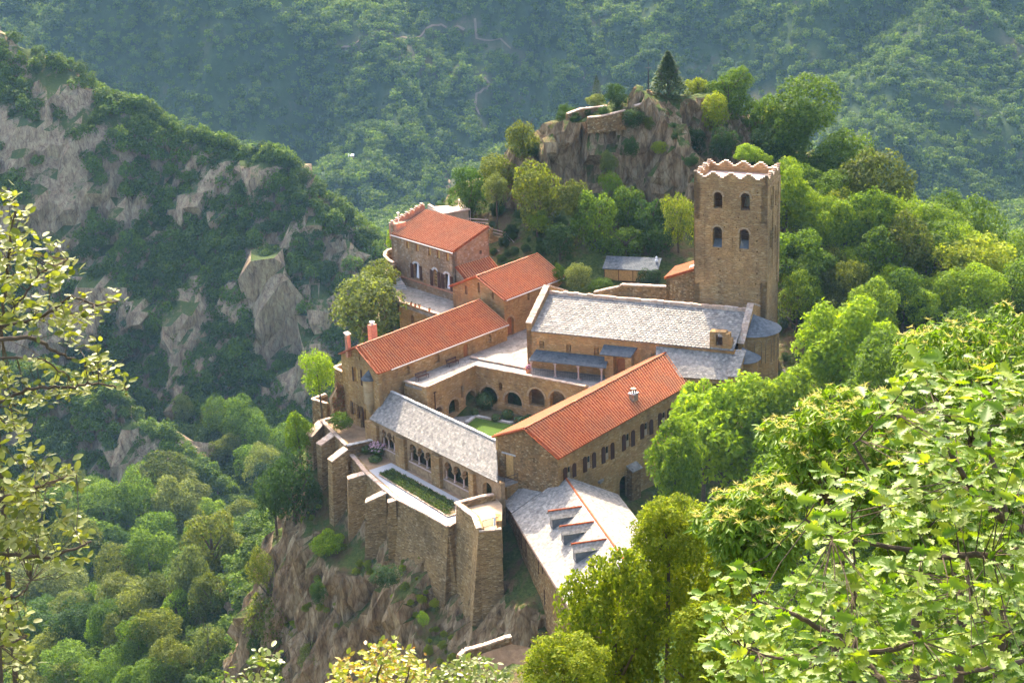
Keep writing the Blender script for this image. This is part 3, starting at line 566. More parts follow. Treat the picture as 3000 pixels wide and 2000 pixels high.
for x,yb,yt,s0,s1 in ((897,1400,1275,(838,1390,1300),(948,1400,1250)),(1090,1310,1170,(1045,1350,1200),(1137,1305,1145)),(1270,1225,1075,(1230,1250,1098),(1315,1200,1042)),(1470,1100,955,(1433,1130,980),(1510,1085,928)),(1648,985,850,(1613,1018,872),(1686,975,820)),(1822,870,745,(1787,890,770),(1857,860,730)),(1975,770,650,(1950,790,680),(2010,760,640))):
    a=S4(x-19,yb);b=S4(x+19,yb);t=S4(x,yt); dwn.append((a[0],b[0],a[1]*.5+b[1]*.5,min(t[1],zr_(a[0])-.15)))
hs=[arch(*d_) for d_ in dwn]; ad=(S4(1385,1500),S4(1470,1500),S4(1425,1380)); adr=(ad[0][0],ad[1][0],-11.5,ad[2][1]); hs.append(arch(*adr))
Sd=lambda x,y: sz(DA,DB,*r(4,x,y))
fdr=(Sd(270,1390)[0],Sd(350,1400)[0],Sd(300,1400)[1],Sd(310,1175)[1])
m=MB(); m.panel(DA,DB,-12,[(0,-.0),(4.3,2.2),(8.6,-.3)],[],.5,DC) if False else m.panel(DA,DB,-12,[(0,0.15),(4.3,2.2),(8.6,-.3)],[rect(*fdr)],.5,DC)
m.build('gable_wall',M['rubble'],dm)
m=MB(); m.panel(DB,DC,-14,[(0,-.32),(LD,1.45)],hs,.5,DA); m.panel(DA,DD,-6,[(0,.1),(float(np.linalg.norm(DD-DA)),3.5)],[],.4,DB); m.build('side_wall',M['church_wall'] if False else M['wall'],dm)
for d_ in dwn:
    wd=d_[1]-d_[0]; m=MB(); m.panel(on(DB,DC,d_[0],0,.18,DA),on(DB,DC,d_[1],0,.18,DA),d_[2],d_[3],[],.05,DA); wo=m.build('window',M['plaster'],dm)
    m=MB(); m.panel(on(DB,DC,d_[0]+.12,0,.15,DA),on(DB,DC,d_[1]-.12,0,.15,DA),d_[2]+(d_[3]-d_[2])*.45,d_[3]-.25,[],.03,DA); m.build('pane',M['glass'],wo)
    for sd in (-1,1):
        a=(d_[0]-wd*1.15 if sd<0 else d_[1]+wd*.2); m=MB(); m.panel(on(DB,DC,a,0,-.12,DA),on(DB,DC,a+wd*.92,0,-.06,DA),d_[2]-.12,(0),[],.06,DA) if False else None
        L_=wd*.92; A_=on(DB,DC,a,0,-.10,DA);B_=on(DB,DC,a+L_,0,-.10,DA); LL=float(np.linalg.norm(B_-A_)); pts=arch(0,LL,d_[2]-.1,d_[3]+.05,6)
        m.panel(A_,B_,[(LL,d_[2]-.1),(0,d_[2]-.1)],pts[2:][::-1],[],.07,DA); m.build('shutter',M['shutter'],dm)
m=MB(); m.panel(on(DA,DB,fdr[0],0,.2,DC),on(DA,DB,fdr[1],0,.2,DC),fdr[2],fdr[3],[],.06,DC); m.build('door',M['wood'],dm)
m=MB(); m.panel(on(DA,DB,fdr[0]-.4,0,-.04,DC),on(DA,DB,fdr[1]+.4,0,-.04,DC),fdr[3],fdr[3]+.2,[],.3,DC); m.build('lintel',M['gravelstone'],dm)
dl=[on(DA,DB,-.1,fdr[2]-.1,0,DC),on(DA,DB,3.0,fdr[2]-.1,0,DC),on(DA,DB,2.6,fdr[2]-.1,-1.9,DC),on(DA,DB,.1,fdr[2]-.1,-1.4,DC)]
m=MB(); m.prism([p-UP*.12 for p in dl],UP*.14); ld=m.build('door_landing',M['slate'],dm)
m=MB(); m.prism([p-UP*4 for p in [dl[0],dl[1],dl[2]+unit(dl[1]-dl[2])*.3,dl[3]+unit(dl[0]-dl[3])*.3]],UP*3.88); m.build('landing_wall',M['wall'],dm)
m=MB()
pp_=[dl[0]+UP*.1,dl[3]+UP*.05,dl[2]+UP*.05,dl[1]+UP*.05]
for a,b in zip(pp_[:-1],pp_[1:]):
    m.tube([a+UP*.95,b+UP*.95],.03,5); m.tube([a+UP*.5,b+UP*.5],.02,5)
for a in pp_: m.tube([a,a+UP*.95],.03,5)
m.build('landing_railing',M['metal'],dm)
# chimney on D
cb0=S4(1520,700); pz=Z(*r(4,1522,745),.35)
lo=.35; 
while proj(pz[0],pz[1],lo)[1]>r(4,1522,575)[1]: lo+=.05
m=MB(); m.box(pz,ded,.42,.36,-.6,lo); cm=m.build('chimney',M['house_wall'],dm)
m=MB(); m.box(pz,ded,.5,.44,lo,lo+.1); m.build('chimney_slab',M['gravelstone'],cm)
m=MB()
for a in(-1,1):
    for b in (-1,1): m.box(pz+ded*a*.2+drd*b*.16,ded,.05,.05,lo+.1,lo+.55)
m.build('flue_support',M['metal'],cm); m=MB(); m.lathe(P3(pz[0],pz[1],lo+.55),[(.32,0),(.34,.06),(.02,.12)],14); m.build('chimney_cap',M['sandfloor2'],cm)
# side buttress with slate cap (oven flue)
b0=S4(1470,1290); z_=S4(1470,1290)[1]; A_=on(DB,DC,b0[0]-.2,0,-.75,DA);B_=on(DB,DC,b0[0]+1.3,0,-.75,DA)
m=MB(); m.panel(A_,B_,-14,z_-.3,[],.8,DA); m.build('side_buttress',M['rubble'],dm)
m=MB(); slates(m,[A_+UP*(z_-.35)-ded*.15+drd*.2,B_+UP*(z_-.35)+ded*.15+drd*.2,B_+UP*(z_+.25)+ded*.15-drd*.75,A_+UP*(z_+.25)-ded*.15-drd*.75],.3,.25); m.build('buttress_cap',M['slate'],dm)
# ================================================================== CLOISTER: terrace walls and arcades
FZ=-5.2
P1=Z(*r(3,1165,950),.25);P2=Z(*r(3,1640,735),.25);P3_=Z(*r(3,2200,842),.25); P4=Z(*r(4,1000,492),.25)
P0=Z(*r(3,955,890),.25)
cl=thing('cloister_arcade',P3(P2[0],P2[1],FZ),'stone cloister walls with round arches below the upper terrace','arcade wall')
S3=lambda A,B,x,y: sz(A,B,*r(3,x,y))
def h3(A,B,xl,xr,yb,yt): a=S3(A,B,xl,yb);b=S3(A,B,xr,yb);t=S3(A,B,(xl+xr)/2,yt); return (a[0],b[0],max(a[1],b[1]) if False else a[1]*.5+b[1]*.5,t[1])
wa=[h3(P1,P2,1245,1322,1195,1140),h3(P1,P2,1385,1490,1215,1062),h3(P1,P2,1550,1645,1110,980)]
wa=[(a,b,max(FZ-.3,z0),z1) for a,b,z0,z1 in wa]; nich=h3(P1,P2,1505,1530,1050,925)
S4b=lambda x,y: sz(P2,P3_,*r(4,x,y))
def h4(xl,xr,yb,yt): a=S4b(xl,yb);b=S4b(xr,yb);t=S4b((xl+xr)/2,yt); return (a[0],b[0],a[1]*.5+b[1]*.5,t[1])
PE=P2+(P3_-P2)*1.9
wb=[h4(30,192,660,512),h4(262,430,705,565),h4(500,652,700,530),h4(705,860,730,555)]
wb.append((wb[3][0]+ (wb[3][0]-wb[2][0]),wb[3][1]+(wb[3][0]-wb[2][0]),wb[3][2],wb[3][3])); n2=h4(205,240,545,468)
nb=P3(0,1); inn=P2+P3(2,6)
m=MB(); m.panel(P1,P2,-7,.2,[arch(*a) for a in wa]+[arch(*nich)],.75,P0 if False else P1+P3(-3,6)); m.panel(P2,PE,-7,[(0,.2),(float(np.linalg.norm((PE-P2)[:2])),.1)],[arch(*a) for a in wb]+[arch(*n2)],.75,inn); m.panel(P0,P1,-7,.2,[],.5,P2)
cw=m.build('wall',M['wall'],cl)
for A,B,L_ in ((P1,P2,wa),(P2,PE,wb)):
    for a in L_:
        m=MB(); ring(m,A,B,a,.28,.035,(P1+P3(-3,6)) if A is P1 else inn,13); m.build('arch_ring',M['vouss'],cl)
m=MB(); stones(m,[P0,P1,P2,P3_,PE],.42,.14,.5,sd=21); m.build('parapet_coping',M['coping'],cl)
m=MB(); dp=S3(P1,P2,1240,1010); A_=on(P1,P2,dp[0],0,-.1,P1+P3(-3,6)); m.tube([A_+UP*dp[1],A_+UP*FZ],.06); m.lathe(A_+UP*dp[1],[(.07,0),(.16,.25)],8); m.build('drain_pipe',M['shutter'],cl)
# gallery back walls seen dark through the arches
def structure(name,pts,th,mt):
    m=MB(); m.prism([np.array(p,float)-UP*th for p in pts],UP*th); o=m.build(name,mt); return tagit(o,kind='structure')
inw=unit(P3(-(P2-P1)[1],(P2-P1)[0])); inw2=unit(P3(-(P3_-P2)[1],(P3_-P2)[0]))
m=MB(); m.panel(P1+inw*3.4,P2+inw*3.4+unit(P2-P1)*3,-7,-.3,[],.3,WL); m.panel(P2+inw2*3.6-unit(P3_-P2)*2,PE+inw2*3.6,-7,-.3,[],.3,inn+P3(0,9)); m.build('gallery_back_wall',M['wall'],cl)
TPZ=.02
fl=lambda p,d=0: P3(p[0],p[1],FZ+.02)
structure('gallery_floor',[fl(P1),fl(P2),fl(PE),fl(PE+inw2*3.6),fl(P2+inw2*3.6),fl(P2+inw*3.4+inw2*3.6),fl(P1+inw*3.4)],.3,M['sandfloor'])
structure('terrace_paving',[P3(P0[0],P0[1],TPZ)+0,P3(P1[0],P1[1],TPZ)+inw*.3,P3(P2[0],P2[1],TPZ)+inw*.2+inw2*.3,P3(PE[0],PE[1],TPZ)+inw2*.3,W(20,1,TPZ),W(1,6,TPZ),CB+UP*TPZ,CA+UP*TPZ-c2n*0,WB+UP*TPZ,WA+we*5+UP*TPZ],.35,M['paving'])
# low step wall across the terrace
a=Z(*r(3,1595,655),.12);b=Z(*r(3,2155,765),.12); m=MB(); stones(m,[a,b],.5,.14,.6,sd=23); o=m.build('low_step_wall',M['coping']); tagit(o,'low stone kerb running across the terrace to the flower pot','kerb')
structure('cloister_path',[P3(P1[0]-1,P1[1]-6,FZ),P3(P2[0]+14,P2[1]-24,FZ),P3(P2[0]+24,P2[1]-3,FZ),P3(P2[0]+1,P2[1]+4,FZ),P3(P1[0]-4,P1[1]+4,FZ)],.3,M['paving'])
g=[Z(*r(3,1560,1300),FZ+.05),Z(*r(3,1640,1235),FZ+.05),Z(*r(3,2010,1305),FZ+.05),Z(*r(4,700,930),FZ+.05),Z(*r(4,180,1300),FZ+.05),Z(*r(3,1850,1470),FZ+.05)]
M['lawn']=plain('lawn',(.07,.12,.018),.95,.1,.35,6,.05)
structure('cloister_lawn',g,.04,M['lawn'])
bed=[Z(*r(3,1560,1200),FZ+.06),Z(*r(3,1700,1120),FZ+.06),Z(*r(3,2200,1210),FZ+.06),Z(*r(3,2060,1290),FZ+.06),Z(*r(3,1650,1225),FZ+.06)]
structure('flower_bed',bed,.05,M['soil'])
m=MB(); stones(m,[Z(*r(3,1560,1300),FZ+.05),Z(*r(3,1640,1235),FZ+.05),Z(*r(3,2010,1305),FZ+.05)],.45,.22,.5,sd=25); o=m.build('garth_kerb',M['gravelstone']); tagit(o,'pale stone kerb round the cloister lawn','kerb')
# ------------------------------------------------------------------ benches and flower pot
def bench(x0,y0,x1,y1,label):
    a=Z(*r(3,x0,y0),.03);b=Z(*r(3,x1,y1),.03); t=thing('bench',(a+b)/2,label,'bench','benches on the terrace'); e_=unit(b-a);n_=P3(-e_[1],e_[0]); L_=np.linalg.norm(b-a); c=(a+b)/2
    mm=M['shutter']
    m=MB()
    for k in (-.12,.0,.12,.24): m.prism([c-e_*L_/2+n_*k+UP*.43,c+e_*L_/2+n_*k+UP*.43,c+e_*L_/2+n_*(k+.09)+UP*.43,c-e_*L_/2+n_*(k+.09)+UP*.43],UP*.04)
    m.build('seat',mm,t)
    m=MB()
    for k in (.62,.78): m.prism([c-e_*L_/2+n_*.36+UP*k,c+e_*L_/2+n_*.36+UP*k,c+e_*L_/2+n_*.40+UP*(k+.1),c-e_*L_/2+n_*.40+UP*(k+.1)],n_*.04)
    m.build('backrest',mm,t)
    for q in (-1,1):
        m=MB(); p=c+e_*q*(L_/2-.12); m.tube([p-n_*.1,p-n_*.1+UP*.43],.035); m.build('leg',mm,t); m=MB(); m.tube([p+n_*.34,p+n_*.38+UP*.88],.035); m.build('leg',mm,t)
bench(1075,890,1190,850,'wooden bench on the terrace by the parapet end')
bench(1380,755,1480,715,'wooden bench against the wing wall beside the orange door')
def flowerball(m_l,c,rx,rz,n,sz_,rn):
    for i in range(n):
        v=unit([rn.gauss(0,1) for _ in range(3)]); p=c+np.array([v[0]*rx,v[1]*rx,v[2]*rz])*rn.uniform(.75,1.05); a=unit(np.cross(v,[rn.gauss(0,1) for _ in range(3)])); b=np.cross(v,a); s=sz_*rn.uniform(.6,1.3)
        m_l.add([p-a*s,p-b*s*.6,p+a*s,p+b*s*.6],[(0,1,2,3)])
pz=Z(*r(2,128,822),0.02); t=thing('flower_pot',pz,'large terracotta pot of pink flowers at the church corner','flower pot'); rn=random.Random(5)
m=MB(); m.lathe(pz,[(.26,0),(.36,.5),(.42,.55),(.42,.66),(.36,.66),(.3,.55)],16); m.build('pot',M['terracotta'],t)
M['pink']=islandmat('pink_petals',[(.55,.12,.28),(.7,.25,.45),(.75,.4,.55)],.7,.2,.1,5,0); M['leafg']=islandmat('dark_leaf',[(.03,.06,.012),(.06,.11,.02),(.05,.09,.02)],.6,.3,.2,5,0)
m=MB(); flowerball(m,pz+UP*.85,.42,.28,160,.07,rn); m.build('leaf',M['leafg'],t); m=MB(); flowerball(m,pz+UP*.9,.46,.32,150,.07,rn); m.build('blossom',M['pink'],t)
# ================================================================== SOUTH GALLERY
sg=thing('south_gallery',P3(-9,188,-7.6),'open arcaded gallery with carved columns under a grey slate roof','gallery')
sre0=P3(-14.78,200.05,-.72); sre1=P3(-2.11,183.45,-.72); sE0=Z(*r(3,612,1258),-3.3); sE1=Z(*r(5,1998,715),-3.3)
se=unit(sE1-sE0); sn=P3(-se[1],se[0]); 
m=MB(); slates(m,[sE0,sE1,sre1,sre0],.42,.36,.04,True,.04); slates(m,[sre1+sn*2.0-UP*1.5,sre0+sn*2.0-UP*1.5,sre0,sre1],.6,.6); m.build('roof',M['slate'],sg)
m=MB(); stones(m,[sre0+UP*.03,sre1+UP*.03],.34,.12,.5,sd=31); m.build('ridge_coping',M['gravelstone'],sg)
SA=P3(sE0[0],sE0[1])+sn*.38+se*.2; SB=P3(sE1[0],sE1[1])+sn*.38; LS=float(np.linalg.norm(SB-SA)); sin_=SA+sn*5
S5=lambda x,y: sz(SA,SB,*r(5,x,y))
zsill=S5(1250,580)[1]; ztopS=-3.55; zsp=S5(1230,500)[1]
sill_z=S5(1130,500)[1]
bays=[(S5(870,430)[0],S5(1030,500)[0],3),(S5(1135,500)[0],S5(1372,640)[0],3),(S5(1475,680)[0],S5(1740,830)[0],3),(S5(1850,830)[0],S5(1945,850)[0],1)]
colpx=[]
hs=[];zsil=S5(1240,548)[1]; zap=S5(1180,345)[1]
for a,b,k in bays:
    if k==1: hs.append(arch(a,b,zsil-.3,zap-.1)); continue
    wd=(b-a)/k; pts=[(a,zsil),(b,zsil)]
    for j in range(k)[::-1]:
        c=a+wd*(j+.5); rr=wd/2*.86
        pts+= [(c+rr*math.cos(math.pi*i/8),zap-rr+rr*math.sin(math.pi*i/8)) for i in range(9)]
        if j: pts+=[(a+wd*j+.0,zap-rr-.18)]
    hs.append(pts)
m=MB(); m.panel(SA,SB,-9,ztopS,hs,.55,sin_); m.build('arcade_wall',M['arcstone'],sg)
for x0,x1,yf in ((740,845,330),(1035,1120,585),(1385,1465,745),(1745,1790,830)):
    a=S5(x0,yf)[0];b=S5(x1,yf)[0]; m=MB(); m.panel(on(SA,SB,a,0,-.45,sin_),on(SA,SB,b,0,-.45,sin_),-9,ztopS-.25,[],.5,sin_); m.build('pier',M['wall'],sg)
for a,b,k in bays:
    if k==1: continue
    m=MB(); m.panel(on(SA,SB,a-.05,0,-.1,sin_),on(SA,SB,b+.05,0,-.1,sin_),zsil-.14,zsil-.02,[],.72,sin_); m.build('sill',M['pinkstone'],sg)
    wd=(b-a)/k; rr=wd/2*.86; zc=zap-rr-.18
    for j in range(k+1):
        s=a+wd*j; s+= .1 if j==0 else (-.1 if j==k else 0)
        p=on(SA,SB,s,zsil,.27,sin_); H_=zc-zsil
        m=MB(); m.lathe(p,[(.17,0),(.17,.06),(.12,.14),(.095,.2),(.085,H_*.68),(.10,H_*.70)],10); cO=m.build('column',M['pinkstone'],sg)
        m=MB(); q=lambda h,z:[p+se*h+sn*h*1.2+UP*z,p-se*h+sn*h*1.2+UP*z,p-se*h-sn*h*1.2+UP*z,p+se*h-sn*h*1.2+UP*z]
        m.hexa(q(.10,H_*.7),q(.22,H_*.93)); m.hexa(q(.25,H_*.93),q(.25,H_+.04)); m.build('capital',M['arcstone'],cO)
m=MB(); m.panel(SA+sn*4.0,SB+sn*4.0,-7,-2.5,[],.5,SA+sn*9); m.build('inner_wall',M['wall'],sg)
lm=bpy.data.materials.new('lamp_glow'); lm.use_nodes=True; lb=lm.node_tree.nodes['Principled BSDF']; lb.inputs['Emission Color'].default_value=(1,.85,.5,1); lb.inputs['Emission Strength'].default_value=6
for x,y in ((1732,645),(1918,740)):
    s_,z_=S5(x,y); p=on(SA,SB,s_,z_,.75,sin_); m=MB(); m.lathe(p,[(.02,-.1),(.1,-.06),(.13,.06),(.08,.14),(.02,.15)],10); m.build('wall_lamp',lm,sg)
# ================================================================== GARDEN, RETAINING WALLS
GZ=-7.65; G5=lambda x,y,z=GZ: Z(*r(5,x,y),z)
structure('garden_ground',[G5(690,540),G5(560,420),G5(800,300),sE0*[1,1,0]+UP*GZ+sn*.5,sE1*[1,1,0]+UP*GZ+sn*.5,G5(1620,880),G5(1590,1110),G5(1510,1150),G5(1000,880),G5(890,790)],.5,M['sandfloor'])
structure('gravel_path',[G5(722,595,GZ+.03),G5(955,518,GZ+.03),G5(1640,885,GZ+.03),G5(1588,1100,GZ+.03),G5(1510,1138,GZ+.03),G5(1000,868,GZ+.03),G5(905,785,GZ+.03)],.1,M['gravel'])
bd=[G5(835,635,GZ+.1),G5(985,592,GZ+.1),G5(1590,915,GZ+.1),G5(1588,1020,GZ+.1),G5(1510,1045,GZ+.1)]
structure('planting_bed',bd,.12,M['soil'])
m=MB(); q=[G5(955,518,GZ+.04),G5(1640,885,GZ+.04)]; stones(m,[p for p in [bd[0],bd[1],bd[2]]],.14,.1,.6,sd=34); stones(m,[bd[2],bd[3],bd[4],bd[0]],.14,.1,.6,sd=35); o=m.build('bed_edging',M['coping']); tagit(o,'thin stone edging round the planted garden bed','edging')
rw=thing('garden_retaining_wall',G5(900,800,-12),'high buttressed stone retaining wall under the garden terrace','retaining wall')
m=MB(); cop=MB()
def batter(mb,pts,z1,z0,bat,th=.6,ctr=None,close=False):
    """battered wall: outer face leans out towards its foot"""
    for A,B in zip(pts[:-1],pts[1:]):
        A=np.array([A[0],A[1],0.]);B=np.array([B[0],B[1],0.]); e_=unit(B-A); n_=np.array([-e_[1],e_[0],0]); n_=n_ if np.dot(np.array([ctr[0],ctr[1],0])-A,n_)<0 else -n_
        N_=10; rows=[]
        for k in range(N_+1):
            f=k/N_; z=z1+(z0-z1)*f; rows.append((A+n_*bat*f+UP*z,B+n_*bat*f+UP*z))
        o=len(mb.v); V=[p for rw_ in rows for p in rw_]; V2=[A-n_*th+UP*z1,B-n_*th+UP*z1,A-n_*th+UP*z0,B-n_*th+UP*z0]
        F=[(2*k,2*k+1,2*k+3,2*k+2) for k in range(N_)]; i=len(V); F+=[(0,1,i+1,i),(i,i+1,i+3,i+2)]+[tuple([2*k for k in range(N_+1)]+[i+2,i]),tuple([2*k+1 for k in range(N_+1)]+[i+3,i+1])]
        mb.add(V+V2,F)
GC=G5(1200,800)
top=[G5(520,385,-7.35),G5(700,605,-7.35),G5(900,782,-7.35),G5(1000,868,-7.3),G5(1300,1020,-7.3),G5(1512,1142,-7.3),G5(1592,1098,-7.3)]
batter(m,top,-7.4,-22,1.6,.6,GC); cop=MB(); stones(cop,[p for p in top],.5,.16,.5,sd=36)
def buttress(xi,yi,xo,yo,zi,zo,wd,zb,bat=1.2,flare=None):
    """xi,yi = coping pixel at the wall (height zi); xo,yo = outer coping pixel (height zo)"""
    a=Z(*r(5,xi,yi),zi); b=Z(*r(5,xo,yo),zo); d_=unit([b[0]-a[0],b[1]-a[1],0]); n_=P3(-d_[1],d_[0])*wd/2; bb=P3(b[0],b[1])+d_*bat
    q0=[a-n_,b-n_,b+n_,a+n_]; foot=[P3(a[0],a[1],zb)-n_,P3(bb[0],bb[1],zb)-n_,P3(bb[0],bb[1],zb)+n_,P3(a[0],a[1],zb)+n_]
    mid=[p*.5+q*.5 for p,q in zip(q0,foot)]; mid[1]=mid[1]-d_*bat*.12; mid[2]=mid[2]-d_*bat*.12
    bm=MB(); bm.hexa(foot,mid); bm.hexa(mid,q0); o=bm.build('buttress',M['retain'],rw)
    c_=MB(); stones(c_,[a-d_*.2,b],wd+.04,.14,.42,sd=int(xi),two=True); c_.build('buttress_coping',M['coping'],o)
buttress(500,382,355,500,-5.9,-6.9,1.1,-24,1.0)
buttress(715,612,528,672,-7.4,-7.9,1.0,-22,.9)
buttress(905,795,708,895,-7.4,-8.6,1.3,-21,1.2)
buttress(1000,872,922,900,-7.3,-7.6,.9,-24,1.0)
m.build('wall',M['retain'],rw); cop.build('coping',M['coping'],rw)
# west brown terrace
wt=thing('west_terrace_wall',G5(300,300,-10),'buttressed stone wall round the small brown terrace at the west corner','retaining wall')
BZ=-6.3
t0=Z(*r(5,430,75),BZ+.3);t1=Z(*r(5,275,105),BZ+.3);t2=Z(*r(5,518,352),BZ+.3)
t3=Z(*r(5,798,290),BZ+.35)
structure('brown_terrace',[P3(t0[0],t0[1],BZ)+P3(1.5,1.5),P3(t1[0],t1[1],BZ),P3(t2[0],t2[1],BZ),P3(t3[0],t3[1],BZ),WA+UP*BZ+P3(.5,.5),WL+UP*BZ],.4,M['sandfloor'])
m=MB(); batter(m,[t0,t1,t2],BZ+.25,-22,1.2,.5,(t3[0],t3[1])); m.build('wall',M['retain'],wt)
m=MB(); stones(m,[t0,t1,t2],.45,.14,.45,sd=41); m.build('coping',M['coping'],wt)
m=MB(); m.panel(t2,t3,-9,BZ+.3,[],.5,(t0[0],t0[1])); m.build('dividing_wall',M['rubble'],wt); m=MB(); stones(m,[t2+UP*.02,t3+UP*.02],.5,.1,.3,sd=42,two=True); m.build('coping',M['gravelstone'],wt)
rw_=rw; rw=wt
buttress(270,120,150,262,BZ+.2,-7.1,1.15,-24,.9); buttress(388,232,246,345,BZ+.2,-7.0,1.1,-24,.8)
rw=rw_
# broken wall fragments at W corner
fr_=thing('ruined_corner_wall',Z(*r(3,200,1000),-6),'ruined stone wall stubs left of the west wing, hung with red creeper','ruined wall')
m=MB(); q0=Z(*r(3,345,800),-.8);q1=Z(*r(3,262,752),-.8);q2=Z(*r(3,345,725),-.8); m.panel(q1,q0,-9,-.85,[],.4,q2+P3(2,3)); m.panel(q1,q2,-9,-.85,[],.4,q0)
u0=Z(*r(3,195,1110),-5.0);u1=Z(*r(3,48,1065),-5.0);u2=Z(*r(3,180,1015),-5.0); batter(m,[u1,u0],-5.05,-20,1.,.4,(u2[0]+2,u2[1]+3)); batter(m,[u2,u1],-5.05,-20,1.,.4,(u0[0]+2,u0[1]))
m.build('wall',M['rubble'],fr_)
m=MB(); stones(m,[q0,q1,q2],.4,.12,.4,sd=44); stones(m,[u0,u1,u2],.4,.12,.4,sd=45); m.build('coping',M['coping'],fr_)
m=MB(); rn=random.Random(9)
for i in range(2600):
    a=rn.random(); z=rn.uniform(-9,-2.2+.5*a) ; p=WL+unit(WL-WA)*rn.uniform(-.3,2.6)*(1 if z<-4 else .5)+P3(-.2,-.5)*rn.uniform(.2,1)+UP*z; n_=unit([rn.gauss(-.3,1),rn.gauss(-1,.6),rn.gauss(.2,.6)]); a_=unit(np.cross(n_,[rn.gauss(0,1) for _ in range(3)])); b_=np.cross(n_,a_); s=.11*rn.uniform(.6,1.4); m.add([p-a_*s,p-b_*s*.7,p+a_*s,p+b_*s*.7],[(0,1,2,3)])
m.build('creeper',islandmat('red_creeper',[(.13,.05,.02),(.22,.07,.03),(.10,.08,.02),(.18,.10,.03)],.8,.2,.2,4,0),fr_)
# small terrace in front of the dormitory
st=thing('small_terrace_wall',G5(1700,1000,-9),'rounded stone bastion round the small sandy terrace with a railing','retaining wall')
SZ=-5.6; CZ=-4.95
k0=Z(*r(5,1860,845),CZ);k1=Z(*r(5,1592,912),CZ);k2=Z(*r(5,1765,1045),CZ);k3=Z(*r(5,1812,1188),CZ-.35);k4=Z(*r(5,2030,1168),CZ-.35);k5=Z(*r(5,2010,985),CZ+.1)
structure('sandy_terrace',[P3(*k0[:2],SZ),P3(*k1[:2],SZ),P3(*k2[:2],SZ),P3(*k3[:2],SZ),P3(*k4[:2],SZ),Z(*r(5,2040,930),SZ),Z(*r(5,1960,830),SZ)],.4,M['sandfloor2'])
cc_=((k1+k4)/2)[:2]
m=MB(); batter(m,[k1,k2,k3],CZ-.05,-24,2.0,.6,cc_); batter(m,[k3,k4],CZ-.4,-24,.8,.5,cc_); m.panel(k0,k1,-10,CZ-.05,[],.35,(k2[0],k2[1])); m.panel(k0,Z(*r(5,1960,830),CZ-.1),-10,CZ-.05,[],.35,(k2[0],k2[1]))
# straight face towards the garden
m.build('wall',M['retain'],st)
m=MB(); stones(m,[Z(*r(5,1955,830),CZ),k0,k1],.45,.14,.45,sd=51); stones(m,[k1,k2,k3+UP*.3],.6,.16,.4,sd=52,two=True); stones(m,[k3,k4],.45,.14,.45,sd=53); m.build('coping',M['coping'],st)
m=MB(); m.box((k4+k5)/2-P3(.15,.1),unit(k5-k4),.9,.28,-9,CZ+.25); m.build('end_pillar',M['wall'],st)
m=MB(); a=Z(*r(5,1850,1165),CZ-.2);b=Z(*r(5,2000,1125),CZ-.2)
for k in range(15):
    p=a+(b-a)*k/14; m.tube([p,p+UP*(1.05 if k%2 else 1.0)],.025,5)
m.tube([a+UP*.95,b+UP*.95],.03,5); m.tube([a+UP*.2,b+UP*.2],.025,5); m.build('railing',M['metal'],st)
m=MB(); p=Z(*r(5,1965,1135),CZ-.2); m.lathe(p,[(.1,0),(.12,.25),(.1,.5),(.13,.75),(.09,.95),(.02,1.02)],10); m.build('white_finial',M['white'],st)
# ================================================================== DORMERED ROOF HOUSE (F)
ff=thing('dormered_house',Z(*r(6,900,900),-8),'stone house with grey slate roof, red ridge and three slate dormers','house')
ze_,zr2=-6.5,-3.0
FA=Z(*r(6,500,682),ze_);FB=Z(*r(6,880,1302),ze_);FP=Z(*r(6,1015,315),zr2); rdir=unit(P3(*(FB-FA)[:2])); FQ=FP+rdir*22; FB=FA+rdir*23
FPR=Z(*r(6,1530,490),ze_+.3); FQR=FPR+rdir*22
m=MB(); slates(m,[FA,FB,FQ,FP],.36,.30,.022,False,.025); slates(m,[FQR,FPR,FP,FQ],.36,.30,.022,False,.025)
E1=Z(*r(6,373,525),-6.3);E2=FA+UP*.1;T2=Z(*r(6,862,418),-4.4);T1=Z(*r(6,682,325),-4.3)
slates(m,[E1,E2,T2,T1],.36,.30,.022,False,.025); slates(m,[T2,T2+P3(1.5,2.5,-1.0),T1+P3(1.5,2.5,-1.2),T1],.4,.4)
m.build('roof',M['slate'],ff)
def ridge(A,B,sd): 
    m=MB(); A=np.array(A);B=np.array(B); n=max(1,int(np.linalg.norm(B-A)/.38)); t=(B-A)/n
    for k in range(n): m.tube([A+t*k-t*.1,A+t*(k+1)],[.13,.10],8)
    return m
rg=ridge(FP,FQ,1); rg.add(*(lambda q:(q.v,q.f))(ridge(T1,T2,2))); rg.build('ridge_tile',M['tile'],ff)
FAw=FA+P3(.3,.25);FBw=FB+P3(.3,.1)
m=MB(); pc=lambda p:P3(p[0],p[1])
m.panel(pc(E1)+P3(.3,.0),pc(FA)+P3(.3,0),-20,-6.5,[],.5,FP); m.panel(pc(FA)+P3(.3,0),pc(FB)+P3(.35,0),-24,-6.65,[],.5,FP); wF=float(np.linalg.norm(pc(FPR)-pc(FA))); m.panel(pc(FA)+P3(.3,.1),pc(FPR)-P3(.2,0),-14,[(0,-6.7),(wF*.5,-3.2),(wF-.5,-6.4)],[],.5,FB); m.panel(pc(FPR)-P3(.3,0),pc(FQR)-P3(.3,0),-14,-6.4,[],.5,FA)
m.panel(pc(FB)+P3(.3,.0),pc(FQR)-P3(.2,0),-24,[(0,-6.7),(wF*.5,-3.2),(wF-.5,-6.4)],[],.5,FA)
wo=m.build('wall',M['rubble'],ff)
m=MB(); gutter(m,FA-UP*.1-P3(.1,0),FB-UP*.1-P3(.1,0),.07); m.build('gutter',M['shutter'],ff)
m=MB()
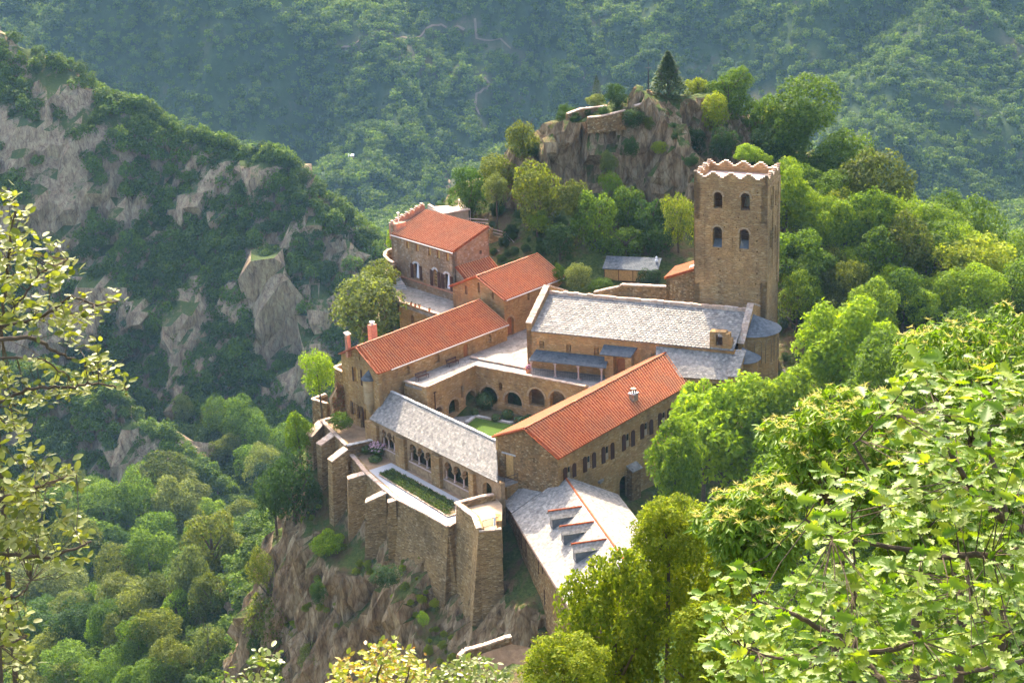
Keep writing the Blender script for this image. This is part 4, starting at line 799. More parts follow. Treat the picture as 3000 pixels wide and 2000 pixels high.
for (x,y0,y1) in ((597,890,1015),(640,930,1080),(763,1130,1260),(805,1185,1260),(820,1420,1560)):
    s0,z1=sz(FAw,FBw,*r(6,x,y0)); s1,z0=sz(FAw,FBw,*r(6,x,y1)); p=on(FAw,FBw,s0,0,-.05,FP); m.tube([p+UP*z0,p+UP*z1],.06,6)
m.build('drain_pipe',M['shutter'],ff)
def FR(u,v): # onto the main roof plane
    n=np.cross(FB-FA,FP-FA); D=ray(u,v); return CP+D*np.dot(n,FA-CP)/np.dot(n,D)
dwn_=unit(P3(*((FA-FP)-rdir*np.dot(FA-FP,rdir))[:2])); slope=(zr2-ze_)/np.linalg.norm(((FA-FP)-rdir*np.dot(FA-FP,rdir))[:2])
for x,y in ((1185,612),(1303,760),(1425,930)):
    bk=FR(*r(6,x,y)); LN=3.7; hw2=.75; tip=bk+dwn_*LN; ezh=tip[2]-.55; dl_=(bk[2]-ezh)/slope  # where eaves meet roof
    dmr=MB(); fz=bk[2]-slope*(LN-.35)
    f=tip-dwn_*.3; A_=f-rdir*hw2*.85;B_=f+rdir*hw2*.85
    top_=[(0,ezh+.02),(hw2*.85,tip[2]-.06),(hw2*1.7,ezh+.02)]
    dmr.panel(A_,B_,fz-.3,top_,[rect(.3,hw2*1.7-.3,fz+.25,ezh-.1)],.1,bk)
    for q in (A_,B_):
        e2=bk-dwn_*0; dmr.panel(q,P3(q[0],q[1])-dwn_*(LN-.3),[(LN-.3,bk[2]),(0,fz-.3)],[(0,ezh),(LN-.6-dl_ if LN-.6-dl_>.2 else .2,ezh),(LN-.3,bk[2]+.001)],[],.06,f)
    do=dmr.build('dormer',M['slate_dark'],ff)
    m=MB(); A2,B2=P3(*(f-rdir*hw2*.5)[:2]),P3(*(f+rdir*hw2*.5)[:2]); m.panel(A2-dwn_*.08,B2-dwn_*.08,fz+.2,ezh-.05,[],.03,bk); wd_=m.build('window',M['glass'],do)
    m=MB(); 
    for s0,s1,a_,b_ in ((0,.09,fz+.2,ezh-.05),(hw2-.09,hw2,fz+.2,ezh-.05),(hw2/2-.03,hw2/2+.03,fz+.2,ezh-.05),(0,hw2,fz+.2,fz+.28),(0,hw2,ezh-.14,ezh-.05)): m.panel(on(A2,B2,s0,0,-.02,bk),on(A2,B2,s1,0,-.02,bk),a_,b_,[],.05,bk)
    m.build('frame',M['gutter'],wd_)
    m=MB(); 
    for sgn in (-1,1):
        ev0=tip+rdir*sgn*(hw2+.12)-UP*.6; back=bk+dwn_*(dl_)*1.0+rdir*sgn*(hw2+.12); back[2]=ev0[2]
        q=[ev0,back,bk+0,tip] if sgn>0 else [back,ev0,tip,bk+0]
        slates(m,q,.3,.24,.02,True,.03)
    m.build('dormer_roof',M['slate'],do); ridge(tip+UP*.03,bk+UP*.03,3).build('dormer_ridge',M['tile'],do)
# ================================================================== UPPER TERRACE by the house
up=thing('upper_terrace_wall',Z(*r(1,500,1250),UZ),'stone parapet wall edging the upper slate terrace','parapet wall')
v0=Z(*r(1,265,1182),UZ+.3);v1=Z(*r(1,722,1338),UZ+.3);v2=Z(*r(1,258,1060),UZ+.3);v3=Z(*r(1,195,1080),UZ+.6)
structure('upper_terrace',[P3(*v1[:2],UZ),P3(*v1[:2],UZ)+P3(3,1.5),CL+UP*UZ+P3(.5,.5),HR+UP*UZ+hn*.3,HL+UP*UZ-he0*2.5+hn*.3,P3(*v2[:2],UZ),P3(*v0[:2],UZ)],.4,M['slate_dark'] if False else M['paving'])
s0,z0=sz(v0,v1,*r(1,425,1435)); s1,z1=sz(v0,v1,*r(1,425,1345))
m=MB(); m.panel(v0,v1+P3(1,-1),-8,UZ+.28,[arch(s0-.3,s0+.3,z0,z1)],.5,HR); m.panel(v2,v0,-8,UZ+.28,[],.5,HR); m.build('wall',M['wall'],up)
m=MB(); stones(m,[v2,v0,v1+P3(.8,-.8)],.42,.12,.5,sd=61); m.build('coping',M['coping'],up)
for k,(x,y,l) in enumerate(((410,1232,'terracotta flower pot nearest the steps on the upper terrace parapet'),(458,1250,'terracotta flower pot in the middle of the parapet row'),(505,1258,'terracotta flower pot third along the upper parapet'),(620,1300,'terracotta flower pot nearest the tiled wing roof'))):
    p=Z(*r(1,x,y),UZ+.45); t=thing('flower_pot',p,l,'flower pot','pots on the upper terrace parapet'); m=MB(); m.lathe(p,[(.12,0),(.17,.28),(.2,.3),(.2,.36),(.15,.36)],12); m.build('pot',M['terracotta'],t); m=MB(); flowerball(m,p+UP*.42,.2,.14,50,.05,random.Random(k)); m.build('leaf',M['leafg'],t)
# curved steps at the left of the house
sp_=thing('curved_steps',Z(*r(1,230,960),UZ+1),'curved flight of stone steps wrapping the corner of the house','steps')
m=MB(); pts=[(280,1040),(270,1015),(255,990),(240,965),(228,942),(215,920),(195,895),(180,868)]
for k,(x,y) in enumerate(pts):
    p=Z(*r(1,x,y),UZ+.17*(k+1)); e_=unit([1,.25+.12*k,0]); n_=P3(-e_[1],e_[0]); q=[p-e_*1.05-n_*.22,p+e_*.95-n_*.22,p+e_*.95+n_*.3,p-e_*1.05+n_*.3]; m.hexa([a-UP*2 for a in q],q)
m.build('step',M['gravelstone'],sp_)
m=MB(); c_=[Z(*r(1,x,y),UZ+z) for x,y,z in ((60,1025,1.2),(120,960,1.5),(128,905,1.9),(135,830,2.3),(165,790,2.8),(225,770,3.2))]
c2_=[Z(*r(1,x,y),UZ+z) for x,y,z in ((210,745,3.2),(150,715,3.2),(103,665,3.4),(115,620,3.6),(160,590,3.8),(205,590,3.9))]
for q in (c_,c2_):
    for a,b in zip(q[:-1],q[1:]):
        m.panel(a,b,-4,[(0,a[2]),(float(np.linalg.norm((b-a)[:2])),b[2])],[],.35,HR)
m.build('curved_wall',M['rubble'],sp_); m=MB(); stones(m,c_,.42,.12,.35,sd=63); stones(m,c2_,.42,.12,.35,sd=64); m.build('coping',M['coping'],sp_)
# ================================================================== TERRAIN
def hsh(ix,iy,s):
    n=(ix.astype(np.int64)*374761393+iy.astype(np.int64)*668265263+s*974711)&0x7fffffff; n=((n^(n>>13))*1274126177)&0x7fffffff; return ((n^(n>>16))&0xffffff)/float(0xffffff)
def vnoise(x,y,s=0):
    x=np.asarray(x,float);y=np.asarray(y,float); ix=np.floor(x);iy=np.floor(y);fx=x-ix;fy=y-iy;fx=fx*fx*(3-2*fx);fy=fy*fy*(3-2*fy)
    a=hsh(ix,iy,s);b=hsh(ix+1,iy,s);c=hsh(ix,iy+1,s);d=hsh(ix+1,iy+1,s); return (a+(b-a)*fx)*(1-fy)+(c+(d-c)*fx)*fy-.5
def fbm(x,y,o=5,s=0,g=.5):
    t=0;a=1
    for k in range(o): t=t+a*vnoise(x*2**k+17*k,y*2**k-9*k,s+k); a*=g
    return t
def ridged(x,y,o=4,s=0): 
    t=0;a=1
    for k in range(o): t=t+a*(1-abs(vnoise(x*2**k+5*k,y*2**k+3*k,s+k))*4); a*=.5
    return t
def segd(x,y,A,B):
    dx,dy=B[0]-A[0],B[1]-A[1]; L=dx*dx+dy*dy; t=np.clip(((x-A[0])*dx+(y-A[1])*dy)/L,0,1); return np.hypot(x-A[0]-t*dx,y-A[1]-t*dy),t
def ridge_h(x,y,pts,slope,hw=0,curve=0):
    out=np.full(np.shape(x),-1e9)
    for A,B in zip(pts[:-1],pts[1:]):
        d,t=segd(x,y,A,B); out=np.maximum(out,A[2]+(B[2]-A[2])*t-slope*np.maximum(d-hw,0))
    return out
def RP(l): return [Yp(u,v,Y) for u,v,Y in l]
POLY=[(-7,-60),(-9,40),(-7,100),(-3.5,140),(-3,157),(-7,166.5),(-13.5,177.5),(-23.5,189),(-27.5,198),(-26,207),(-22,216),(-20,232),(-18,246),(-8,256),(6,259),(20,264),(36,264),(50,258),(62,252),(80,246),(120,235),(220,200),(220,-60)]
def polysd(x,y):
    ins=np.zeros(np.shape(x),bool); d=np.full(np.shape(x),1e9); n=len(POLY)
    for i in range(n):
        A,B=POLY[i],POLY[(i+1)%n]; dd,_=segd(x,y,A,B); d=np.minimum(d,dd)
        c=((A[1]>y)!=(B[1]>y)); with_=(B[0]-A[0])*(y-A[1])/((B[1]-A[1])+1e-12)+A[0]; ins^=(c&(x<with_))
    return np.where(ins,-d,d)
NP_=[(-26,201,-12),(-23,196,-14.5),(-20,190,-16),(-16,182,-17),(-10,173,-19),(-7,166,-21),(-2,162,-21),(1,166,-12.5),(0,171,-11.5),(0,158,-17),(6,160,-15),(-17,197,-8.6),(-12,190,-8.8),(-8,181,-8.8),(-3,178,-9),(-15,203,-7.5),(-8,196,-6),(2,190,-6.4),(8,195,-6.2),(-4,200,-6.2),(4,198,-6.2),(0,204,-5.8),(-6,209,-1.5),(0,212,-1.2),(-12,212,-1.5),(-19,212,-8),(-17,225,-3),(-14,226,-1),(-16,240,-2),(-9,228,1.2),(-5,232,2),(4,222,2),(2,216,-1.2),(3,211,-1.2),(-2,214.5,-1.4),(5,219,-.6),(12,222,4.2),(16,226,4.6),(20,222,4),(8,232,8),(-8,245,5),(0,250,12),
(26,215,3),(34,218,0),(30,204,-3),(36,205,-3),(24,196,-9),(22,190,-10),(14,176,-11),(18,165,-12),(30,180,-9.5),(42,200,-2),(40,230,7),(50,235,7),(57,240,3),(68,240,-4),(90,230,-10),(60,215,0),(70,190,0),(55,170,0),(90,150,10),(120,200,-5),
(-1,150,-10),(3,149,-9.6),(0,146,-9.8),(6,140,-6),(12,130,0),(25,125,6),(40,120,12),(20,100,14),(45,90,26),(10,80,22),(5,60,34),(-2,40,44),(20,40,46),(0,10,66),(0,-30,76),(60,50,48),(120,80,45),(200,100,40),(-6,120,-6),(-6,100,6)]
_P=np.array(NP_,float); _D=np.hypot(_P[:,None,0]-_P[None,:,0],_P[:,None,1]-_P[None,:,1]); _W=np.linalg.solve(_D+np.eye(len(_P))*.5,_P[:,2]+5)
def rbf(x,y):
    t=np.full(np.shape(x),-5.)
    for (px,py,_z),w_ in zip(NP_,_W): t=t+w_*np.hypot(x-px,y-py)
    return t
def facet(P,cs,seed=0,ang=.7):
    """blocky 3D displacement: each jittered cell carries its own tilted face"""
    Q=P/np.array(cs); b=np.floor(Q); best=np.full(len(P),1e9); val=np.zeros(len(P))
    for i in (-1,0,1):
        for j in (-1,0,1):
            for k in (-1,0,1):
                c=b+np.array([i,j,k]); a1=c[:,0]*7+c[:,2]*131; h=lambda s_: hsh(a1,c[:,1]*5+c[:,2]*17,seed+s_)
                f=c+np.stack([h(1),h(2),h(3)],1); d=Q-f; dd=(d**2).sum(1); v=(h(4)-.5)+ang*(d[:,0]*(h(5)-.5)+d[:,1]*(h(6)-.5)+d[:,2]*(h(7)-.5))*2
                m_=dd<best; best=np.where(m_,dd,best); val=np.where(m_,v,val)
    return val
KN=[(4,249,17.5),(9,250,20.8),(15,250.5,21.8),(22,252,23.2),(28,255,22.8),(35,256,19),(42,254,14)]
KSP=[(19.5,250,25.2),(22.3,247.5,22.4),(24.6,243.5,18.6),(26.8,239,14),(28,235,9)]
R1P=RP([(-500,-180,560),(0,66,545),(85,112,542),(204,192,538),(298,275,533),(383,318,530),(532,405,524),(660,425,520),(766,455,514),(889,535,508),(1000,640,502),(1120,745,497),(1200,900,490)])
PIN=RP([(772,735,487),(840,830,482),(880,930,478),(895,1050,474),(880,1180,468)])
PIN2=RP([(985,640,500),(1010,720,492),(1030,800,486)])
PIN3=RP([(700,700,492),(700,830,484)])
SPL=RP([(-200,1000,470),(100,1080,452),(330,1165,438),(440,1215,432),(560,1315,420),(650,1440,410),(690,1525,402)])
RR=RP([(2780,-60,1060),(2640,150,980),(2590,300,930),(2540,450,890),(2430,640,840)])
RR2=RP([(2400,-400,1200),(2780,-30,1060),(3010,140,1010),(3400,330,960)])
RR3=RP([(1330,-100,1250),(1380,120,1160),(1420,300,1090),(1500,420,1040)])
def hgt(x,y,detail=True):
    x=np.asarray(x,float);y=np.asarray(y,float)
    sd=polysd(x,y); d=np.maximum(sd+fbm(x/9,y/9,3,40)*4*np.clip((y-150)/40,0,1),0); hn_=rbf(x,y)
    fall=np.where(d<14,3.0*d,42+.8*(d-14)); h=hn_-fall
    kn=ridge_h(x,y,KN,2.6,2.6); ks=ridge_h(x,y,KSP,2.9,.9)
    kn=np.where(y>262,kn,kn); h2=np.maximum(kn,ks); near=np.maximum(h,np.where(h2>h,h2,h))
    # valley floor, rising towards us on the near side
    val=-112-.0*x+np.clip((360-y),0,400)*.19+np.where(y>560,-(y-560)*.19,0); val=np.maximum(val,-196); val=val+fbm(x/60,y/60,4,3)*10
    r1=ridge_h(x,y,R1P,1.22,0)+fbm(x/26,y/26,5,11)*9+fbm(x/90,y/90,3,12)*10*0
    p1=ridge_h(x,y,PIN,4.2,1.5)+fbm(x/7,y/7,4,13)*5; p2=ridge_h(x,y,PIN2,3.6,1.5)+fbm(x/7,y/7,4,14)*5; p3=p2
    sp=ridge_h(x,y,SPL,1.35,0)+fbm(x/14,y/14,5,16)*7
    fh=-196+.60*np.maximum(y-990-fbm(x/260,y/400,3,20)*170-np.where(x>100,-(x-100)*.25,0),0)+fbm(x/75,y/130,5,21)*52+ridged(x/120,y/260,3,26)*16
    rr=ridge_h(x,y,RR,.62)+fbm(x/45,y/45,5,22)*16; rr2=ridge_h(x,y,RR2,.70)+fbm(x/45,y/45,5,23)*12; rr3=ridge_h(x,y,RR3,.5)+fbm(x/50,y/50,4,24)*18
    o=np.maximum.reduce([near,val,r1,p1,p2,p3,sp,fh,rr,rr2,rr3])
    if detail:
        rk=np.clip((sd+1)/3,0,1)*(d<40)*np.clip((y-145)/15,0,1); kk=np.clip((h2-h)/3,0,1)
        o=o+(rk+kk)*(ridged(x/5.,y/5.,4,31)*.55-.4)+fbm(x/3,y/3,3,32)*.25*(y<300)
    return o
def hit(u,v,y0=20,y1=1700):
    D=ray(u,v); D=D/D[1]; ys=np.concatenate([np.arange(max(y0,20),min(320,y1),.6),np.arange(max(320,y0),y1,3.)]) if y0<320 else np.arange(y0,y1,3.)
    X=D[0]*ys; Zr=CAMZ+D[2]*ys; below=Zr<hgt(X,ys,False); 
    if not below.any(): return None
    i=int(np.argmax(below)); return np.array([X[i],ys[i],float(hgt(X[i],ys[i],False))])
def axis(segs):
    o=[segs[0][0]]
    for a,b,s in segs:
        n=max(1,int(round((b-a)/s))); o+=list(a+(b-a)*np.arange(1,n+1)/n)
    return np.array(o)
ax=axis([(-420,-190,5),(-190,-60,2.2),(-60,52,.5),(52,130,2),(130,520,5)]); ay=axis([(-60,60,5),(60,140,2),(140,268,.5),(268,400,2.2),(400,560,2.2),(560,800,6),(800,1500,5.5)])
GX,GY=np.meshgrid(ax,ay); ny,nx=GX.shape; GZ_=hgt(GX,GY)
# break steep ground into tilted blocks and ledges
gy,gx=np.gradient(GZ_,ay,ax); sl_=np.hypot(gx,gy); st=np.clip((sl_-.75)/.7,0,1); nl_=np.sqrt(1+sl_**2)
P_=np.stack([GX.ravel(),GY.ravel(),GZ_.ravel()],1); sf=st.ravel(); isn=(P_[:,1]<300)&(sf>0); isf=(P_[:,1]>=300)&(P_[:,1]<620)&(sf>0); D_=np.zeros(len(P_))
def rotp(P,a): c_,s_=math.cos(a),math.sin(a); return np.stack([P[:,0]*c_-P[:,2]*s_,P[:,1],P[:,0]*s_+P[:,2]*c_],1)
q=rotp(P_[isn],.45); D_[isn]=facet(q,(3.2,3.2,8.5),1)*2.6+facet(q,(1.3,1.3,3.2),2)*1.1
q=rotp(P_[isf],.6); D_[isf]=facet(q,(9,9,26),3)*8+facet(q,(4,4,9),4)*3.2
D_=(D_*sf).reshape(GX.shape); PX=GX-gx/nl_*D_; PY=GY-gy/nl_*D_; PZ=GZ_+D_/nl_*.6
TR=[[(150,150),(330,170)],]
V=np.stack([PX.ravel(),PY.ravel(),PZ.ravel()],1); idx=np.arange(ny*nx).reshape(ny,nx)
F=np.stack([idx[:-1,:-1].ravel(),idx[:-1,1:].ravel(),idx[1:,1:].ravel(),idx[1:,:-1].ravel()],1)
me=bpy.data.meshes.new('terrain'); me.vertices.add(len(V)); me.vertices.foreach_set('co',V.ravel()); me.loops.add(len(F)*4); me.loops.foreach_set('vertex_index',F.ravel()); me.polygons.add(len(F)); me.polygons.foreach_set('loop_start',np.arange(len(F))*4); me.polygons.foreach_set('loop_total',np.full(len(F),4)); me.update(calc_edges=True); me.validate()
# footpaths worn into the far hillside
TRL=[[(1000,140),(1100,110),(1300,90),(1380,80)],[(1395,85),(1400,130),(1450,150),(1530,170)],[(1410,235),(1440,240),(1425,285),(1400,300),(1395,335),(1425,378)],[(1310,520),(1320,570)],[(1700,225),(1760,250)]]
def trail_pts():
    out=[]
    for t in TRL:
        p=[hit(u,v,600) for u,v in t]; p=[q for q in p if q is not None]; out.append(p)
    return out
TP=trail_pts(); bare=np.zeros(GX.shape)
for t in TP:
    for A,B in zip(t[:-1],t[1:]):
        d,_=segd(GX,GY,A,B); bare=np.maximum(bare,.2*np.clip(1.3-d/5,0,1))
nb=np.clip((fbm(GX/60,GY/60,4,70)-.36)*3,0,.25)*(GY>650); bare=np.maximum(bare,nb)
at=me.attributes.new('bare','FLOAT','POINT'); at.data.foreach_set('value',bare.ravel())
near_slope=((GY<150)&(GY>-60)).astype(float)
def terrain_mat():
    m,n,l,b=mat('mountain_ground',.95,.1); g=n.new('ShaderNodeNewGeometry'); sn_=n.new('ShaderNodeSeparateXYZ'); l.new(g.outputs['Normal'],sn_.inputs[0]); pz=n.new('ShaderNodeSeparateXYZ'); l.new(g.outputs['Position'],pz.inputs[0])
    v=mapping(n,l,(1,1,1)); big=noise(n,l,v,.06,5,.6); midn=noise(n,l,v,.5,6,.7); fine=noise(n,l,v,3.,5,.7)
    # rock: tilted strata and cracks
    vr=mapping(n,l,(1.0,1.0,.28),(.35,.45,.2)); stra=noise(n,l,vr,.8,7,.72); cr=vor(n,l,vr,.42,'DISTANCE_TO_EDGE'); cr2=vor(n,l,vr,1.6,'DISTANCE_TO_EDGE')
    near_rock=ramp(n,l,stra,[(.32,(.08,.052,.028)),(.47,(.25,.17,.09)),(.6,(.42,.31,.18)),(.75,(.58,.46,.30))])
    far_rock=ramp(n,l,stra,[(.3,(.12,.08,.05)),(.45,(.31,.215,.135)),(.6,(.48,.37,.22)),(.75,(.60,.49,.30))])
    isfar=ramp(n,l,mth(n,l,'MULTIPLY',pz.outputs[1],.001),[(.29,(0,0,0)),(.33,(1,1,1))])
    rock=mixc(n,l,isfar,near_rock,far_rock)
    rock=mixc(n,l,ramp(n,l,midn,[(.5,(0,0,0)),(.72,(.5,.5,.5))]),rock,(.30,.17,.09))
    ck=ramp(n,l,cr.outputs['Distance'],[(0,(.65,.6,.58)),(.03,(1,1,1))]); ck2=ramp(n,l,cr2.outputs['Distance'],[(0,(.72,.7,.68)),(.08,(1,1,1))]); rock=mixc(n,l,1.,mixc(n,l,1.,rock,ck,'MULTIPLY'),ck2,'MULTIPLY')
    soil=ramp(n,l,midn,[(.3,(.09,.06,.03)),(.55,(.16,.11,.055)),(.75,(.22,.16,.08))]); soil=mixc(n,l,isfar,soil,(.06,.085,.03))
    grass=ramp(n,l,fine,[(.3,(.03,.05,.012)),(.55,(.075,.10,.022)),(.75,(.16,.16,.05))])
    gr=mixc(n,l,ramp(n,l,mth(n,l,'ADD',mth(n,l,'MULTIPLY',midn,.6),mth(n,l,'MULTIPLY',big,.4)),[(.42,(0,0,0)),(.52,(1,1,1))]),soil,grass)
    sc_=mth(n,l,'ADD',sn_.outputs[2],mth(n,l,'MULTIPLY',mth(n,l,'SUBTRACT',stra,.5),.9))
    flat=ramp(n,l,mth(n,l,'SUBTRACT',sc_,mth(n,l,'MULTIPLY',isfar,.08)),[(.60,(0,0,0)),(.72,(1,1,1))]); col=mixc(n,l,flat,rock,gr)
    # far hillside: undergrowth and dusty pinkish soil
    hill=ramp(n,l,mth(n,l,'MULTIPLY',pz.outputs[1],.001),[(.56,(0,0,0)),(.62,(1,1,1))])
    und=ramp(n,l,mth(n,l,'ADD',mth(n,l,'MULTIPLY',noise(n,l,v,.02,6,.65),.7),mth(n,l,'MULTIPLY',midn,.3)),[(.40,(.025,.045,.014)),(.56,(.045,.07,.022)),(.66,(.10,.08,.05)),(.8,(.16,.11,.075))])
    col=mixc(n,l,hill,col,und)
    a=n.new('ShaderNodeAttribute'); a.attribute_name='bare'; bf=mth(n,l,'MULTIPLY',a.outputs['Fac'],mth(n,l,'ADD',mth(n,l,'MULTIPLY',midn,1.),.45))
    col=mixc(n,l,bf,col,(.27,.175,.12)); l.new(col,b.inputs['Base Color'])
    h=mth(n,l,'ADD',mth(n,l,'ADD',mth(n,l,'MULTIPLY',stra,1.3),mth(n,l,'MULTIPLY',noise(n,l,vr,.17,5,.65),3.5)),mth(n,l,'ADD',mth(n,l,'MULTIPLY',ck,.25),mth(n,l,'MULTIPLY',ck2,.12))); bump(n,l,b,h,.45,.9); return m
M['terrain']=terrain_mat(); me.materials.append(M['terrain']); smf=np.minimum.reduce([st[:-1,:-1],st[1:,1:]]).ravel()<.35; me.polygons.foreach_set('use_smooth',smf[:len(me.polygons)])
to=bpy.data.objects.new('terrain',me); SC.collection.objects.link(to); tagit(to,kind='structure')

mb=MB()
for t in TP:
    pts=[]
    for A,B in zip(t[:-1],t[1:]):
        n_=max(2,int(np.hypot(*(B-A)[:2])/5)); pts+=[A+(B-A)*k/n_+P3(fbm(np.array([A[0]/9+k*.3]),np.array([k*.21]),2,5)[0]*5,fbm(np.array([A[1]/9+k*.3]),np.array([k*.17]),2,6)[0]*8) for k in range(n_)]
    L_=[];Rr=[]
    for k,p in enumerate(pts):
        q=pts[min(k+1,len(pts)-1)]-pts[max(k-1,0)]; q=unit([q[0],q[1]+1e-6,0]); nn_=P3(-q[1],q[0])*.75
        for S_,sg_ in ((L_,1),(Rr,-1)):
            e_=p+nn_*sg_; S_.append(P3(e_[0],e_[1],max(float(hgt(p[0],p[1],False)),float(hgt(e_[0],e_[1],False)))+.9))
    mb.add(L_+Rr,[(k,k+1,k+1+len(L_),k+len(L_)) for k in range(len(L_)-1)])
tagit(mb.build('footpaths',plain('pale_track',(.20,.145,.10),.95,.1,.25,.3)),kind='structure')
# ================================================================== FOLIAGE
def leafmat(name,cols,trans=.45,rough=.7,spec=.12,objvar=.35):
    m,n,l,b=mat(name,rough,spec); g=n.new('ShaderNodeNewGeometry'); oi=n.new('ShaderNodeObjectInfo')
    k=len(cols); col=ramp(n,l,g.outputs['Random Per Island'],[(i/(k-1),cols[i]) for i in range(k)])
    f=ramp(n,l,oi.outputs['Random'],[(0,(1-objvar,1-objvar*.8,1-objvar*.6)),(.5,(1,1,1)),(1,(1+objvar*.7,1+objvar*.75,1.0))])
    col=mixc(n,l,1.,col,f,'MULTIPLY'); l.new(col,b.inputs['Base Color'])
    t=n.new('ShaderNodeBsdfTranslucent'); tc=mixc(n,l,1.,col,(1.3,1.28,.4),'MULTIPLY'); l.new(tc,t.inputs[0]); ms=n.new('ShaderNodeMixShader'); ms.inputs[0].default_value=trans
    l.new(b.outputs[0],ms.inputs[1]); l.new(t.outputs[0],ms.inputs[2]); l.new(ms.outputs[0],n['Material Output'].inputs[0]); return m
M['green']=leafmat('green_foliage',[(.05,.095,.008),(.10,.17,.013),(.15,.23,.02)])
M['bright']=leafmat('bright_foliage',[(.11,.19,.008),(.19,.28,.012),(.26,.34,.02)])
M['olive']=leafmat('olive_foliage',[(.065,.085,.012),(.115,.14,.02),(.18,.20,.04)])
M['greyol']=leafmat('grey_olive_foliage',[(.10,.125,.03),(.16,.19,.05),(.24,.27,.085)])
M['yellow']=leafmat('yellowing_foliage',[(.13,.18,.012),(.22,.275,.018),(.32,.33,.025)])
M['dark']=leafmat('dark_foliage',[(.025,.055,.014),(.045,.09,.02),(.06,.11,.025)])
M['conif']=leafmat('conifer_foliage',[(.025,.05,.018),(.05,.085,.025),(.08,.11,.03)],.25)
M['forest']=leafmat('forest_foliage',[(.04,.08,.011),(.085,.14,.018),(.14,.19,.028)],.4,objvar=.5)
M['bark']=plain('bark',(.10,.075,.05),.95,.1,.3,6,.03)
def mesh_np(name,V,F,m):
    V=np.asarray(V,np.float32);F=np.asarray(F,np.int32); k=F.shape[1]
    me=bpy.data.meshes.new(name); me.vertices.add(len(V)); me.vertices.foreach_set('co',V.ravel()); me.loops.add(F.size); me.loops.foreach_set('vertex_index',F.ravel()); me.polygons.add(len(F)); me.polygons.foreach_set('loop_start',np.arange(len(F))*k); me.polygons.foreach_set('loop_total',np.full(len(F),k)); me.update(calc_edges=True); me.materials.append(m); return me
def halves(prof,fold=.18,curl=.12):
    """leaf template from half-outline [(y,x)...]; two halves sharing the midrib"""
    n=len(prof); V=[(0,0,0),(0,1,-curl)]+[(x,y,fold*x-curl*y*y) for y,x in prof]+[(-x,y,fold*x-curl*y*y) for y,x in prof]
    return np.array(V,float),np.array([[0]+list(range(2,2+n))+[1],[1]+list(range(2+n,2+2*n))[::-1]+[0]])
CARD=(np.array([(0,-.5,0),(.36,0,.06),(0,.5,0),(-.36,0,.06)],float),np.array([[0,1,2,3]]))
OVATE=halves([(.12,.16),(.4,.30),(.7,.22)])
HOLM=halves([(.1,.14),(.35,.27),(.65,.27),(.88,.15)],.12,.1)
LANCE=halves([(.1,.05),(.3,.13),(.6,.13),(.85,.06)],.2,.25)
OAK=halves([(.08,.03),(.2,.13),(.26,.07),(.36,.24),(.44,.12),(.54,.34),(.64,.17),(.74,.33),(.83,.16),(.93,.17)],.15,.15)
STAR=halves([(.05,.2),(.22,.42),(.3,.22),(.55,.36),(.62,.16),(.85,.12)],.15,.1)
def place(tmpl,pos,nrm,dirv,size):
    """instances of a template: local y -> dirv, z -> nrm"""
    T,Fc=tmpl; n=len(pos); dirv=dirv/np.linalg.norm(dirv,axis=1,keepdims=True); xx=np.cross(dirv,nrm); xx/=np.linalg.norm(xx,axis=1,keepdims=True)+1e-9; zz=np.cross(xx,dirv)
    Vv=pos[:,None,:]+size[:,None,None]*(T[None,:,0:1]*xx[:,None,:]+T[None,:,1:2]*dirv[:,None,:]+T[None,:,2:3]*zz[:,None,:])
    Ff=Fc[None]+(np.arange(n)*len(T))[:,None,None]; return Vv.reshape(-1,3),Ff.reshape(-1,Fc.shape[1])
def crown_pts(rs,n,lobes=26,flat=.85,lr=(.26,.44),shell=(.75,1.05),cone=False):
    """points + outward normals on lobes packed in a unit crown (base at z=0, top about z=2*flat)"""
    C_=[]
    while len(C_)<lobes:
        p=rs.uniform(-1,1,3)
        if np.linalg.norm(p)<1 and (np.linalg.norm(p)>.45): 
            C_.append(p*np.array([.74,.74,.78*flat]))
    C_=np.array(C_); rr=rs.uniform(lr[0],lr[1],lobes); k=rs.choice(lobes,n,p=rr**2/np.sum(rr**2)); v=rs.normal(size=(n,3)); v/=np.linalg.norm(v,axis=1,keepdims=True); v[:,2]=np.where((v[:,2]<-.3)&(rs.random(n)<.6),-v[:,2],v[:,2])
    P=C_[k]+v*rr[k][:,None]*rs.uniform(shell[0],shell[1],n)[:,None]
    P+=rs.normal(size=(n,3))*.02
    keep=np.ones(n,bool)
    for j in range(lobes): # drop points deep inside another lobe
        keep&=~((np.linalg.norm(P-C_[j],axis=1)<rr[j]*.62))
    return P[keep]+np.array([0,0,flat]),v[keep]
def rand_dirs(rs,n,nrm,droop=0.):
    d=rs.normal(size=(n,3)); d[:,2]-=droop; d-=nrm*np.sum(d*nrm,axis=1,keepdims=True)*.7; return d
def crown_mesh(name,seed,n,size,m,tmpl=CARD,lobes=26,flat=.85,lr=(.26,.44),upb=.5,droop=0.):
    rs=np.random.RandomState(seed); P,v=crown_pts(rs,n,lobes,flat,lr); k=len(P); nn=v*.8+rs.normal(size=(k,3))*.55+np.array([0,0,upb]); nn/=np.linalg.norm(nn,axis=1,keepdims=True)
    V,F=place(tmpl,P,nn,rand_dirs(rs,k,nn,droop),size*rs.uniform(.6,1.4,k)); return mesh_np(name,V,F,m)
